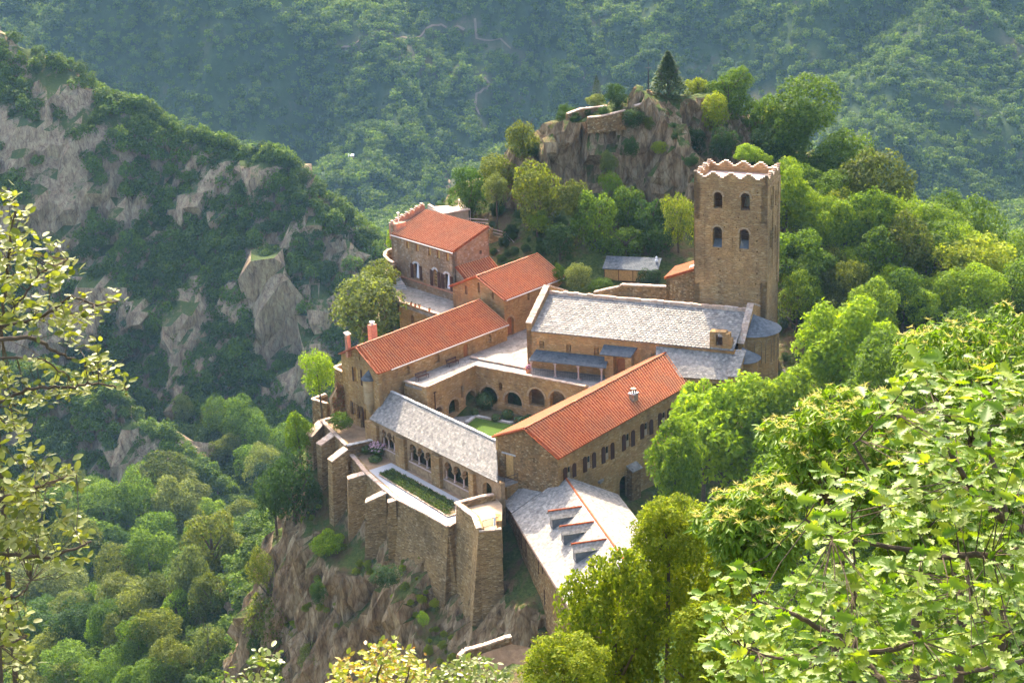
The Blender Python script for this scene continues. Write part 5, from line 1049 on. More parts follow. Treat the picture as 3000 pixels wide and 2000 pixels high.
def conifer_mesh(name,seed,m,n=3200,size=.07,sparse=1.):
    rs=np.random.RandomState(seed); t=rs.random(n)**.75; zz=2.6*(1-t)*0+2.6*(1-t**1.0); zz=2.6*t; rad=(1-zz/2.65)**.85*.95; tier=np.abs(np.sin(zz*math.pi*3.6+rs.uniform(-.4,.4,n)))*.35+.65
    br=rs.randint(0,13,n)*2*math.pi/13+np.floor(zz*3.6)*.7+rs.normal(size=n)*.16*sparse; q=rs.uniform(.25,1.,n)**.6*rad*tier; P=np.stack([np.cos(br)*q,np.sin(br)*q,zz+.15-q*.22+rs.normal(size=n)*.02],1); nn=rs.normal(size=(n,3))*.5+np.array([0,0,1]); nn/=np.linalg.norm(nn,axis=1,keepdims=True)
    d=np.stack([np.cos(br),np.sin(br),-.2*np.ones(n)],1)+rs.normal(size=(n,3))*.35; V,F=place(CARD,P,nn,d,size*rs.uniform(.7,1.5,n)); return mesh_np(name,V,F,m)
def trunk_mesh(seed,h,flat=.85,limbs=7,r0=.07):
    rn=random.Random(seed); mb=MB(); p=[P3(0,0,-h)]; 
    for k in range(1,5): p.append(P3(rn.uniform(-.06,.06),rn.uniform(-.06,.06),-h+(h+flat)*k/4))
    mb.tube(p,[r0,r0*.85,r0*.7,r0*.55,r0*.3],7)
    for k in range(limbs):
        a=rn.uniform(0,6.28); z=rn.uniform(-.1,flat*.9); b=P3(0,0,z); e_=b+P3(math.cos(a)*.62,math.sin(a)*.62,rn.uniform(.25,.6)); mid=(b+e_)/2+P3(rn.uniform(-.08,.08),rn.uniform(-.08,.08),-.03); mb.tube([b,mid,e_],[r0*.45,r0*.3,r0*.1],5,False)
    me=bpy.data.meshes.new('trunk'); me.from_pydata(mb.v,[],mb.f); me.materials.append(M['bark']); return me
PROTO={}
NPR=4
for nm,mt in (('green','green'),('bright','bright'),('olive','olive'),('greyol','greyol'),('yellow','yellow'),('dark','dark')):
    for k in range(NPR): PROTO[nm,k]=crown_mesh('crown_'+nm,100+k+len(nm)*7,8200,.068,M[mt],lobes=38+8*k,flat=.82+.08*(k%3),lr=(.15,.34))
PROTO['conif',0]=conifer_mesh('crown_conifer',5,M['conif'],5200,.085); PROTO['pine',0]=conifer_mesh('crown_pine',6,M['conif'],1100,.09,.6)
TRK=[trunk_mesh(k,.7+.2*(k%3)) for k in range(4)]
trn=random.Random(77)
def tree(base,rad,kind='green',label=None,group=None,hz=1.,k=None,name='tree',trunk=True,sink=.0,cat='tree'):
    """base = ground point; rad = crown radius (m); hz = height factor of the crown"""
    t=thing(name,base,label,cat,group); t.rotation_euler=(0,0,trn.uniform(0,6.28)); kk=trn.randrange(NPR) if k is None else k
    cr_=bpy.data.objects.new('crown',PROTO.get((kind,kk),PROTO.get((kind,0)))); SC.collection.objects.link(cr_); cr_.parent=t; lift=(.35+.15*trn.random()) if trunk else -.12
    cr_.location=(0,0,rad*(lift-sink)); cr_.scale=(rad*trn.uniform(.82,1.2),rad*trn.uniform(.82,1.2),rad*hz*trn.uniform(.85,1.2)); cr_.rotation_euler=(trn.uniform(-.2,.2),trn.uniform(-.2,.2),0)
    if trunk:
        tk=bpy.data.objects.new('trunk',TRK[kk%4]); SC.collection.objects.link(tk); tk.parent=t; tk.location=(0,0,rad*(lift-sink)); tk.scale=(rad,rad,rad*hz)
    return t
def tree_px(u,v,w_,h_,kind,label,group=None,Y=None,z=None,**kw):
    """crown whose outline in the photograph is centred on (u,v) and w_ x h_ pixels; stands on the ground under it"""
    if Y is None:
        g=hit(u,v+h_*.42); Y=g[1]+.3*w_/5200*g[1]
    c=Yp(u,v,Y); dist=np.linalg.norm(c-CP); rad=w_/2/FPX*dist; hh=h_/FPX*dist/.95; hz=min(1.6,max(.7,hh/(1.75*rad)))
    gz=float(hgt(c[0],c[1],False)) if z is None else z; t=thing('shrub' if kw.get('shrub') else 'tree',(c[0],c[1],gz),label,'shrub' if kw.get('shrub') else 'tree',group)
    kk=trn.randrange(NPR); t.rotation_euler=(0,0,trn.uniform(0,6.28)); bot=c[2]-hh/2
    cr_=bpy.data.objects.new('crown' if not kw.get('shrub') else 'foliage',PROTO.get((kind,kk),PROTO.get((kind,0)))); SC.collection.objects.link(cr_); cr_.parent=t; cr_.location=(0,0,bot-gz); cr_.scale=(rad,rad,rad*hz if kind not in('conif','pine') else hh/2.65)
    if not kw.get('shrub'):
        mb=MB(); th=max(bot-gz,0)+.4*hh; rn=random.Random(int(u)); mb.tube([P3(0,0,-.5),P3(rn.uniform(-.2,.2),rn.uniform(-.2,.2),th*.5),P3(0,0,th)],[rad*.075,rad*.06,rad*.03],7)
        for q in range(5):
            a=rn.uniform(0,6.28); z0=max(bot-gz,0)+rn.uniform(0,.3)*hh; mb.tube([P3(0,0,z0),P3(math.cos(a)*rad*.6,math.sin(a)*rad*.6,z0+.35*hh)],[rad*.03,rad*.01],5,False)
        me_=bpy.data.meshes.new('trunk'); me_.from_pydata(mb.v,[],mb.f); me_.materials.append(M['bark']); tk=bpy.data.objects.new('trunk',me_); SC.collection.objects.link(tk); tk.parent=t
    return t
T_=[ # u,v,w,h,kind,label,Y
(1957,228,112,135,'conif','dark pointed spruce standing beside the iron cross on the rock top',253),
(1748,262,56,72,'pine','small sparse pine at the left end of the rock top',254),
(2045,262,95,75,'yellow','yellow-green tree directly right of the spruce on the rock',257),
(2135,300,150,170,'green','tall open green tree on the crest behind the tower',255),
(2165,235,90,90,'green','light leafy tree top rising above the crest trees',257),
(2235,345,140,220,'green','broad green tree at the right end of the knoll crest with yellow edge',252),
(2262,330,70,110,'yellow','yellow-tinged tree beside the broad crest tree',254),
(2090,330,100,120,'yellow','yellowish tree between the footpath and the spruce',251),
(2120,420,100,110,'dark','dark shrubby tree beside the footpath under the crest',246),
(2250,450,130,120,'dark','dark tree low on the crest just above the tower top',247),
(2030,420,90,80,'dark','dark bushy tree right of the grey crag',248),
(1535,420,112,145,'olive','olive oak clinging to the left edge of the crag',247),
(1462,505,150,120,'olive','dark olive oak left of the crag above the pavilion',246),
(1375,560,130,150,'dark','dark oak on the slope left of the crag behind the pavilion',247),
(1455,550,92,100,'greyol','greyish oak in front of the olive oaks by the crag',241),
(1575,565,190,210,'olive','big round olive oak in front of the crag',237),
(1575,650,80,70,'bright','small bright green tree under the big olive oak',235),
(1782,478,66,80,'greyol','small grey-green tree high on the crag face',243),
(1790,545,84,120,'bright','bright slim tree on the crag above the shed',240),
(1745,650,165,220,'green','large green tree left behind the wooden shed',232),
(1840,615,130,170,'green','green tree above the wooden shed',236),
(1905,640,130,200,'dark','dark green tree above the right end of the shed',233),
(1988,620,125,200,'yellow','yellow-green tree touching the left side of the tower',230),
(1690,590,120,140,'olive','olive tree filling the gap between the round olive oak and the green trees',234),
(1640,700,120,110,'dark','dark low tree at the crag foot behind the tiled block',229),
(1830,715,150,110,'green','leafy green tree directly above the shed roof',230),
(1925,700,110,100,'dark','dark low tree between the shed and tower annex',230),
(2190,450,100,60,'bright','bright green treetop peeping over the tower crown',236),
(2240,470,60,40,'bright','small bright treetop at the right corner of the tower crown',236),
(1068,890,250,215,'greyol','large pale weeping tree left of the west wing roof',222),
(1110,810,130,100,'olive','olive tree behind the pale weeping tree',228),
(930,1085,120,150,'bright','bright green tree at the left end of the west wing',206),
(872,1245,110,200,'bright','vivid green tree left of the ruined corner wall',203),
(1155,705,60,80,'bright','yellow-green tree behind the left corner of the house',251),
(855,1420,190,230,'dark','dark juniper growing against the foot of the outermost buttresses',197),
(800,1430,130,210,'dark','dark juniper left of the buttress juniper',199),
(620,1600,220,230,'olive','big olive oak on the flank left of the cliff',215),
(700,1510,130,110,'olive','olive oak at the top of the left flank',214),
(560,1690,150,200,'greyol','pale grey oak on the left flank below the big oak',217),
(620,1760,150,180,'olive','olive oak low on the left flank',205),
(610,1900,140,170,'greyol','greyish oak near the bottom left of the cliff',196),
(800,1810,200,230,'olive','broad olive bush on the cliff foot in the middle bottom',172),
(830,1960,130,110,'green','green bush at the picture bottom below the broad olive bush',160),
(915,1930,90,110,'greyol','pale bushy oak top at the bottom of the cliff',165),
(520,1790,130,150,'green','green tree in the gorge left of the flank oaks',232),
(500,1930,160,150,'olive','olive tree at the bottom left flank',215),
(760,1900,80,120,'dark','dark ivy-like bush on the cliff foot',170),
]
for u,v,w_,h_,kd,lb,Yy in T_: tree_px(u,v,w_*(1.5 if kd=='conif' else 1),h_,kd,lb,None,None if (v>1450 and u<1000) else Yy)
for u,v,w_,h_,kd,lb,Yy in (
(1805,283,80,78,'dark','round dark green bush on the rock top left of the cross',250),
(1690,805,95,85,'greyol','pale green bush between the tiled block and the shed',222),
(1640,800,50,60,'green','small green bush beside the tiled roof corner',224),
(1900,822,85,34,'dark','low dark bush at the right front of the shed',223),
(1760,850,90,24,'green','low green shrub on the lawn before the shed',221),
(1885,300,70,50,'yellow','small yellow shrub by the cross on the rock',250),
(1860,350,90,50,'dark','low dark shrub under the rock top wall',247),
(1850,430,60,60,'dark','dark shrub in the hollow of the crag',244),
(1930,430,60,40,'yellow','yellowish shrub on the grey crag',244),
(1900,360,40,40,'olive','olive shrub on the crag shoulder below the cross',246),
(1000,1240,90,36,'green','green shrub in the corner of the brown terrace',201),
(1745,300,70,30,'greyol','pale dry shrub at the left end of the rock top',252),
(960,1590,120,80,'bright','bright shrub between the two left buttress feet',190),
(930,1700,60,150,'dark','dark ivy hanging down the cliff ledge',183),
(760,1650,90,140,'olive','olive shrub on the outer edge of the outcrop',189),
(1240,1810,40,50,'green','small green bush alone on the dark cliff',166),
(1130,1690,110,50,'dark','dark grassy shrub under the garden wall buttress',175)):
    tree_px(u,v,w_,h_,kd,lb,None,Yy,shrub=True)
# ---- woods: rows of individual trees placed by area
def inpoly(x,y,P):
    c=False;n=len(P);j=n-1
    for i in range(n):
        if ((P[i][1]>y)!=(P[j][1]>y)) and x<(P[j][0]-P[i][0])*(y-P[i][1])/(P[j][1]-P[i][1])+P[i][0]: c=not c
        j=i
    return c
LBL={}
def spot(l,u,v,pw,us,vs,size):
    a=(u-min(us))/(max(us)-min(us)+1);b=(v-min(vs))/(max(vs)-min(vs)+1); sz_='small ' if pw<size*.92 else ('large ' if pw>size*1.12 else '')
    pl=(('top','middle','foot')[min(2,int(b*3))])+' '+(('far left','left','middle','right','far right')[min(4,int(a*5))])
    return sz_+l.replace(' wood ',' wood ')+', '+pl
def wood(poly,sx,sy,size,kinds,label,group,y0=20,y1=1700,sc=(.85,1.5),maxY=None,minY=None):
    us=[p[0] for p in poly];vs=[p[1] for p in poly]; n=0; v=min(vs); row=0
    while v<max(vs):
        u=min(us)+(row%2)*sx*.5
        while u<max(us):
            uu=u+trn.uniform(-.35,.35)*sx; vv=v+trn.uniform(-.35,.35)*sy; u+=sx
            if not inpoly(uu,vv,poly): continue
            g=hit(uu,vv+size*.35,y0,y1)
            if g is None or (maxY and g[1]>maxY) or (minY and g[1]<minY): continue
            dist=np.linalg.norm(g-CP); rad=size/2/FPX*dist*trn.uniform(*sc); kd=trn.choice(kinds); tree(g,rad,kd,spot(label[kd],uu,vv,size*rad*2*FPX/dist/size,us,vs,size),group,trn.uniform(.85,1.15)); n+=1
        v+=sy; row+=1
    return n
lab=lambda a,b:{'green':'round green '+a,'bright':'bright fresh green '+a,'olive':'olive green '+a,'greyol':'pale grey-green '+a,'yellow':'yellowing '+a,'dark':'dark green '+a}
nw=0
nw+=wood([(2290,440),(2340,400),(2480,460),(2620,590),(2700,680),(2860,760),(3010,790),(3010,960),(2850,960),(2650,1000),(2500,1040),(2290,1040)],80,60,150,['green','green','bright','bright','bright','yellow','bright','olive','green'],lab('tree in wood right of the tower',0),'trees in the wood right of the tower',maxY=262,minY=185)
nw+=wood([(150,1500),(350,1440),(640,1500),(520,1560),(480,1800),(560,2050),(-20,2050),(-20,1600)],88,66,125,['green','green','olive','greyol','dark'],lab('tree in lower left gorge',0),'trees in the lower left gorge',y0=225)
nw+=wood([(300,1430),(480,1480),(640,1520),(690,1560),(600,1640),(300,1560),(150,1500)],75,50,90,['green','bright','green','olive'],lab('tree under the rocky spur',0),'trees under the rocky spur',y0=300)
nw+=wood([(520,1230),(640,1200),(760,1330),(880,1300),(880,1500),(760,1460),(700,1440),(640,1380)],70,50,95,['greyol','green','olive','dark'],lab('tree behind the rocky spur',0),'trees behind the rocky spur',y0=300)
print('individual wood trees',nw)
# ---- far woods that read as one mass
def far_crown(name,seed,n,size): return crown_mesh(name,seed,n,size,M['forest'],lobes=14,flat=.85,lr=(.3,.5),upb=.7)
def forest(name,label,pts,rad,crown_src):
    """one object: points with a geometry-node instance of a crown on each"""
    P=np.array(pts); me_=bpy.data.meshes.new(name); me_.vertices.add(len(P)); me_.vertices.foreach_set('co',P.astype(np.float32).ravel()); a_=me_.attributes.new('rad','FLOAT','POINT'); a_.data.foreach_set('value',np.array(rad,np.float32)); me_.update()
    o=bpy.data.objects.new(name,me_); SC.collection.objects.link(o); tagit(o,label,'forest',kind='stuff')
    ng=bpy.data.node_groups.new(name+'_nodes','GeometryNodeTree'); ng.interface.new_socket('Geometry',in_out='INPUT',socket_type='NodeSocketGeometry'); ng.interface.new_socket('Geometry',in_out='OUTPUT',socket_type='NodeSocketGeometry')
    N=ng.nodes; L=ng.links; gi=N.new('NodeGroupInput'); go=N.new('NodeGroupOutput'); ip=N.new('GeometryNodeInstanceOnPoints'); oi=N.new('GeometryNodeObjectInfo'); oi.inputs['Object'].default_value=crown_src; oi.transform_space='ORIGINAL'
    na=N.new('GeometryNodeInputNamedAttribute'); na.data_type='FLOAT'; na.inputs['Name'].default_value='rad'; rv=N.new('FunctionNodeRandomValue'); rv.data_type='FLOAT_VECTOR'; rv.inputs[0].default_value=(-.12,-.12,0); rv.inputs[1].default_value=(.12,.12,6.28)
    m2p=N.new('GeometryNodeMeshToPoints'); L.new(gi.outputs[0],m2p.inputs['Mesh']); L.new(m2p.outputs[0],ip.inputs['Points']); L.new(oi.outputs['Geometry'],ip.inputs['Instance']); L.new(rv.outputs[0],ip.inputs['Rotation']); L.new(na.outputs['Attribute'],ip.inputs['Scale']); L.new(ip.outputs[0],go.inputs[0])
    md=o.modifiers.new('instances','NODES'); md.node_group=ng; return o
rs=np.random.RandomState(3)
def scatter(x0,x1,y0,y1,sp,dens,u0=-120,u1=3120,v0=-260,v1=2100,seed=0,smax=9):
    nx_=int((x1-x0)/sp);ny_=int((y1-y0)/sp); X,Y=np.meshgrid(x0+(np.arange(nx_)+.5)*sp,y0+(np.arange(ny_)+.5)*sp); X=X+rs.uniform(-.5,.5,X.shape)*sp; Y=Y+rs.uniform(-.5,.5,Y.shape)*sp; X=X.ravel();Y=Y.ravel()
    Zh=hgt(X,Y,False); U,Vv=proj(X,Y,Zh); k=(U>u0)&(U<u1)&(Vv>v0)&(Vv<v1)&(rs.random(len(X))<dens(X,Y,Zh,U,Vv)); return X[k],Y[k],Zh[k]
def slope_at(X,Y,h=2.): return np.hypot(hgt(X+h,Y,False)-hgt(X-h,Y,False),hgt(X,Y+h,False)-hgt(X,Y-h,False))/(2*h)
def in_np(U,V,P): 
    c=np.zeros(U.shape,bool);n=len(P);j=n-1
    for i in range(n):
        c^=((P[i][1]>V)!=(P[j][1]>V))&(U<(P[j][0]-P[i][0])*(V-P[i][1])/((P[j][1]-P[i][1])+1e-9)+P[i][0]); j=i
    return c
ROCKA=[(-200,-60),(40,20),(150,110),(230,215),(320,330),(440,440),(490,540),(430,660),(350,720),(300,800),(230,830),(180,1050),(-200,1150)]
ROCKB=[(730,720),(790,710),(890,900),(910,1120),(870,1190),(760,1050),(720,880)]
ROCKC=[(930,640),(1020,640),(1060,720),(1000,820),(940,780)]
ROCKD=[(-50,1120),(250,1130),(520,1260),(700,1540),(560,1500),(350,1440),(150,1480),(-50,1500)]
def dr1(X,Y,Zh,U,V):
    d=np.full(X.shape,.95); nz=fbm(X/12,Zh/12+Y/12,3,80)
    for rk,q in ((ROCKA,.10),(ROCKB,.12),(ROCKC,.3),(ROCKD,1.9)): d=np.where(in_np(U,V,rk),np.clip((nz-.12)*5,0,1)*.7+q*.35,d)
    d=np.where((nz<-.36),d*.5,d); return d*(polysd(X,Y)>25)
X,Y,Zh=scatter(-190,40,300,600,2.2,dr1)
src1=bpy.data.objects.new('crown',far_crown('crown_ridge',61,900,.20)); src2=bpy.data.objects.new('crown',far_crown('crown_far',62,300,.30))
for o_,p_ in ((src1,(-30,292,0)),(src2,(-22,300,0))):
    SC.collection.objects.link(o_); g_=hit(400 if o_ is src1 else 470,1560,300); t_=thing('tree',g_,'leafy green tree at the foot of the rocky spur' if o_ is src1 else 'rounded green tree beside the one at the spur foot','tree'); o_.parent=t_; o_.scale=(2.6,2.6,2.6); tk=bpy.data.objects.new('trunk',TRK[0]); SC.collection.objects.link(tk); tk.parent=t_; tk.scale=(2.6,2.6,2.6)
rr_=rs.uniform(1.6,3.3,len(X)); forest('ridge_forest','dense green woodland covering the steep ridge and gorge at the left',np.stack([X,Y,Zh-.3],1),rr_,src1); print('ridge',len(X))
def dfar(X,Y,Zh,U,V):
    d=np.clip(.95-np.clip((fbm(X/60,Y/60,4,70)-.3)*3,0,.25),0,1); d=d*np.where(fbm(X/22,Y/22,3,90)<-.26,.6,1.)
    for t in TP:
        for A,B in zip(t[:-1],t[1:]):
            dd,_=segd(X,Y,A,B); d=np.where(dd<2.6,.0,d)
    return d
X,Y,Zh=scatter(-420,520,600,1480,4.1,dfar,smax=9); rr_=rs.uniform(1.3,4.3,len(X))*np.where(fbm(X/80,Y/80,2,95)>0,1.1,.85); forest('far_forest','hazy scrub woodland covering the far mountainside',np.stack([X,Y,Zh-.4],1),rr_,src2); print('far',len(X))
def dy(X,Y,Zh,U,V):
    nz=fbm(X/4+Zh/5,Y/4,3,88); return np.clip((nz+.12)*5,0,1)*(U>640)&(V>1500) if False else np.clip((nz+.06)*5,0,1)*(polysd(X,Y)>-3.5)*(V>1480)*(V<1980)*(U>680)*(U<1330)*.8
src4=[o for o in SC.objects if o.name.startswith('crown') and o.data.name.startswith('crown_yellow')][0]
X,Y,Zh=scatter(-36,2,150,200,1.15,dy); rr_=rs.uniform(.25,.75,len(X)); forest('ledge_scrub','yellow-green grass tufts and low scrub on the ledges under the garden walls',np.stack([X,Y,Zh-.15],1),rr_,src4); print('ledge',len(X))
# near ground cover on the flank and cliff tops
def dn(X,Y,Zh,U,V):
    sd=polysd(X,Y); s_=slope_at(X,Y,1.); nz=fbm(X/5,Y/5+Zh/6,3,85); d=np.clip((nz+.08)*4,0,1)*(sd>1.)*(Y>150)*np.where(s_>2.6,.42,.85)*np.where(sd<6,.5,1.); return d
X,Y,Zh=scatter(-75,12,150,262,1.5,dn,v1=2150); rr_=rs.uniform(.35,1.1,len(X)); 
src3=[o for o in SC.objects if o.name.startswith('foliage')][0]
forest('cliff_scrub','low bushes and scrub scattered over the cliffs below the walls',np.stack([X,Y,Zh-.2],1),rr_,src3); print('scrub',len(X))
def dg(X,Y,Zh,U,V): return np.where(slope_at(X,Y,1.5)>2.2,.15,.85)*(polysd(X,Y)>16)
X,Y,Zh=scatter(-190,-18,165,420,2.9,dg,v1=2200); rr_=rs.uniform(1.2,2.7,len(X)); forest('gorge_undergrowth','dense green undergrowth filling the gorge between the taller trees',np.stack([X,Y,Zh-.5],1),rr_,src1); print('gorge',len(X))
def ds(X,Y,Zh,U,V): return .8*np.ones(X.shape)*(polysd(X,Y)<-1)*~((X<6)&(Y>140))
X,Y,Zh=scatter(2,95,45,168,2.6,ds,v1=2400); rr_=rs.uniform(.9,2.0,len(X)); forest('slope_undergrowth','leafy undergrowth on the near slope beneath the foreground trees',np.stack([X,Y,Zh-.3],1),rr_,src1); print('slope',len(X))
def dk(X,Y,Zh,U,V):
    nz=fbm(X/4,Y/4,3,86); s_=slope_at(X,Y,1.); return np.clip((nz+.05)*4,0,1)*np.where(s_>1.3,.10,.9)*(polysd(X,Y)<0)*((Y>226)|(X>27))*(Y<268)*(Y>170)
X,Y,Zh=scatter(-22,90,170,268,1.7,dk); rr_=rs.uniform(.4,1.2,len(X)); forest('knoll_scrub','low bushes and undergrowth on the crag and wooded slope behind the church',np.stack([X,Y,Zh-.2],1),rr_,src3); print('kscrub',len(X))
# ================================================================== AIR
hz_=bpy.data.meshes.new('haze'); bm=bmesh.new(); bmesh.ops.create_cube(bm,size=1); bm.to_mesh(hz_); bm.free(); ho_=bpy.data.objects.new('haze',hz_); SC.collection.objects.link(ho_)
zmax=max(float(V[:,2].max()),CAMZ)+25 if V.ndim==2 and V.shape[1]==3 else 400
zmax=260
ho_.location=(50,720,(zmax-290)/2); ho_.scale=(1500,1700,zmax+290); tagit(ho_,'pale blue summer haze filling the valley','haze',kind='stuff')
hm=bpy.data.materials.new('haze_air'); hm.use_nodes=True; hn=hm.node_tree; hn.nodes.clear(); pv=hn.nodes.new('ShaderNodeVolumePrincipled'); oo=hn.nodes.new('ShaderNodeOutputMaterial'); hn.links.new(pv.outputs[0],oo.inputs['Volume']); pv.inputs['Density'].default_value=.000072; pv.inputs['Color'].default_value=(.38,.68,1,1); pv.inputs['Anisotropy'].default_value=0.
hz_.materials.append(hm)
# ================================================================== NEAR TREES
for k in range(3): PROTO['maple',k]=crown_mesh('crown_maple',300+k,13000,.062,M['bright'],STAR,70,.85,(.13,.25),.6)
for k in range(2): PROTO['limey',k]=crown_mesh('crown_yellow',320+k,17000,.05,M['yellow'],OVATE,80,.85,(.12,.24),.5,.2)
for k in range(2): PROTO['nearg',k]=crown_mesh('crown_near',330+k,9000,.06,M['green'],OVATE,60,.85,(.14,.26),.5)
def big(u,v,w_,h_,kind,label,Y,group=None,k=0):
    global NPR
    NPR_=NPR; NPR=1; t=tree_px(u,v,w_,h_,kind,label,group,Y); NPR=NPR_
    for c in t.children:
        if c.name.startswith('crown'): c.data=PROTO[kind,k]
    return t
for a in ((2465,1015,340,330,'maple','large bright maple-like tree right of the apse',180,0),(2150,1265,430,390,'maple','broad bright green tree against the dormitory wall',172,1),(2290,1190,300,260,'maple','bright green tree between the two large ones beside the church end',170,2),
 (2060,1200,200,200,'maple','smaller bright tree leaning on the far end of the dormitory wall',178,2),(1990,1350,220,280,'maple','bright leafy tree hiding the foot of the dormitory wall',164,2),
 (2620,1110,330,300,'nearg','shaded green tree under the flowering chestnut edge',150,1),(2860,1000,320,220,'nearg','green tree behind the topmost chestnut flowers',165,0),(2330,1420,380,300,'nearg','shaded green tree below the bright maples',140,0),
 (2600,1500,420,320,'nearg','dark green tree deep in the foreground thicket',110,1),(2900,1500,450,360,'nearg','dark green tree behind the oak boughs at the right edge',95,0),(2500,1800,500,380,'nearg','dark green tree behind the lowest oak boughs',75,1),(2850,1850,500,380,'nearg','shaded tree at the bottom right behind the oak',65,0)):
    big(a[0],a[1],a[2],a[3],a[4],a[5],a[6],None,a[7])
big(1800,1830,430,540,'limey','yellow-green tree covering the corner of the dormered roof',36,None,0)
big(2060,1650,500,450,'limey','larger yellow-green tree right of the dormered roof',38,None,1)
big(1960,1560,290,250,'limey','yellow-green treetop just right of the last dormer',37,None,1)
big(1650,1960,330,240,'limey','low yellow-green treetop at the bottom centre right',33,None,1)
big(2080,1900,420,360,'limey','yellow-green foliage mass below the larger yellow tree',35,None,0)
M['chest']=leafmat('chestnut_leaf',[(.09,.18,.006),(.15,.25,.01),(.22,.31,.015)],.42,.5,.3,.1)
M['cat']=leafmat('cream_catkin',[(.62,.50,.18),(.78,.66,.28),(.70,.6,.26)],.3,.8,.1,.1)
def chestnut(u,v,w_,h_,Y,label,seed):
    c=Yp(u,v,Y); dist=np.linalg.norm(c-CP); rad=w_/2/FPX*dist; hh=h_/FPX*dist/.95; gz=float(hgt(c[0],c[1],False)); t=thing('chestnut_tree',(c[0],c[1],gz),label,'tree','flowering chestnut trees at the right')
    rs=np.random.RandomState(seed); P,v_=crown_pts(rs,1500,46,.85,(.15,.28)); n=len(P); S=np.array([rad,rad,hh/1.75]); off=np.array([0,0,c[2]-hh/2-gz]); k=6
    Pc=np.repeat(P*S,k,0)+off; a=rs.uniform(0,6.28,n*k); nn=np.repeat(v_,k,0)*.5+np.array([0,0,.8]); nn/=np.linalg.norm(nn,axis=1,keepdims=True)
    d=np.stack([np.cos(a),np.sin(a),rs.uniform(-1.1,.1,n*k)],1); nn=nn+rs.normal(size=nn.shape)*.2
    V,F=place(LANCE,Pc,nn,d,rs.uniform(.11,.2,n*k)); me_=mesh_np('foliage',V,F,M['chest']); o=bpy.data.objects.new('foliage',me_); SC.collection.objects.link(o); o.parent=t
    top=P[(v_[:,2]>.35)&(P[:,2]>.75)]; top=top[rs.permutation(len(top))[:int(len(top)*.5)]]; k=11; Pt=np.repeat(top*S,k,0)+off+np.array([0,0,.03]); m_=len(Pt); a=rs.uniform(0,6.28,m_); d=np.stack([np.cos(a),np.sin(a),rs.uniform(-.1,1.0,m_)],1)
    TC=(np.array([(0,0,0),(.045,.4,.02),(0,1,-.12),(-.045,.4,.02)],float),np.array([[0,1,2,3]])); V,F=place(TC,Pt,rs.normal(size=(m_,3)),d,rs.uniform(.06,.13,m_)); o=bpy.data.objects.new('catkin_flowers',mesh_np('catkins',V,F,M['cat'])); SC.collection.objects.link(o); o.parent=t
    mb=MB(); base=P3(0,0,-.5); mid=P3(0,0,off[2]+.1); mb.tube([base,mid*.5,mid],[.14,.11,.09],7)
    for q in range(40):
        p=P[rs.randint(n)]*S+off; s=mid+P3(0,0,rs.uniform(-.1,.5)*hh*.4); mb.tube([s,(s+p)/2+P3(*rs.normal(size=3)*.08),p],[.035,.02,.006],5,False)
    mb2=bpy.data.meshes.new('trunk'); mb2.from_pydata(mb.v,[],mb.f); mb2.materials.append(M['bark']); o=bpy.data.objects.new('trunk',mb2); SC.collection.objects.link(o); o.parent=t
chestnut(2860,1090,560,470,31,'flowering chestnut highest at the right edge with cream catkins',1)
chestnut(2470,1320,560,470,28,'flowering chestnut in the middle left of the oak boughs',2)
chestnut(2220,1540,420,340,26,'flowering chestnut nearest the yellow-green tree',3)
chestnut(2700,1500,560,520,27,'flowering chestnut behind the middle oak boughs',4)
chestnut(2960,1450,400,500,29,'flowering chestnut partly out of the picture at the right',5)
M['oakleaf']=leafmat('oak_leaf',[(.07,.15,.006),(.13,.23,.01),(.20,.29,.015),(.27,.33,.04)],.45,.5,.35,.05)
M['holmleaf']=leafmat('evergreen_oak_leaf',[(.10,.13,.015),(.17,.20,.03),(.26,.29,.08),(.20,.20,.02)],.42,.5,.35,.05)
M['sprig']=leafmat('shrub_leaf',[(.10,.15,.02),(.18,.23,.05),(.28,.28,.09)],.4,.4,.5,.05)
M['sprigy']=leafmat('yellow_shrub_leaf',[(.16,.22,.015),(.26,.30,.02),(.35,.33,.03),(.40,.20,.04)],.45,.4,.5,.05)
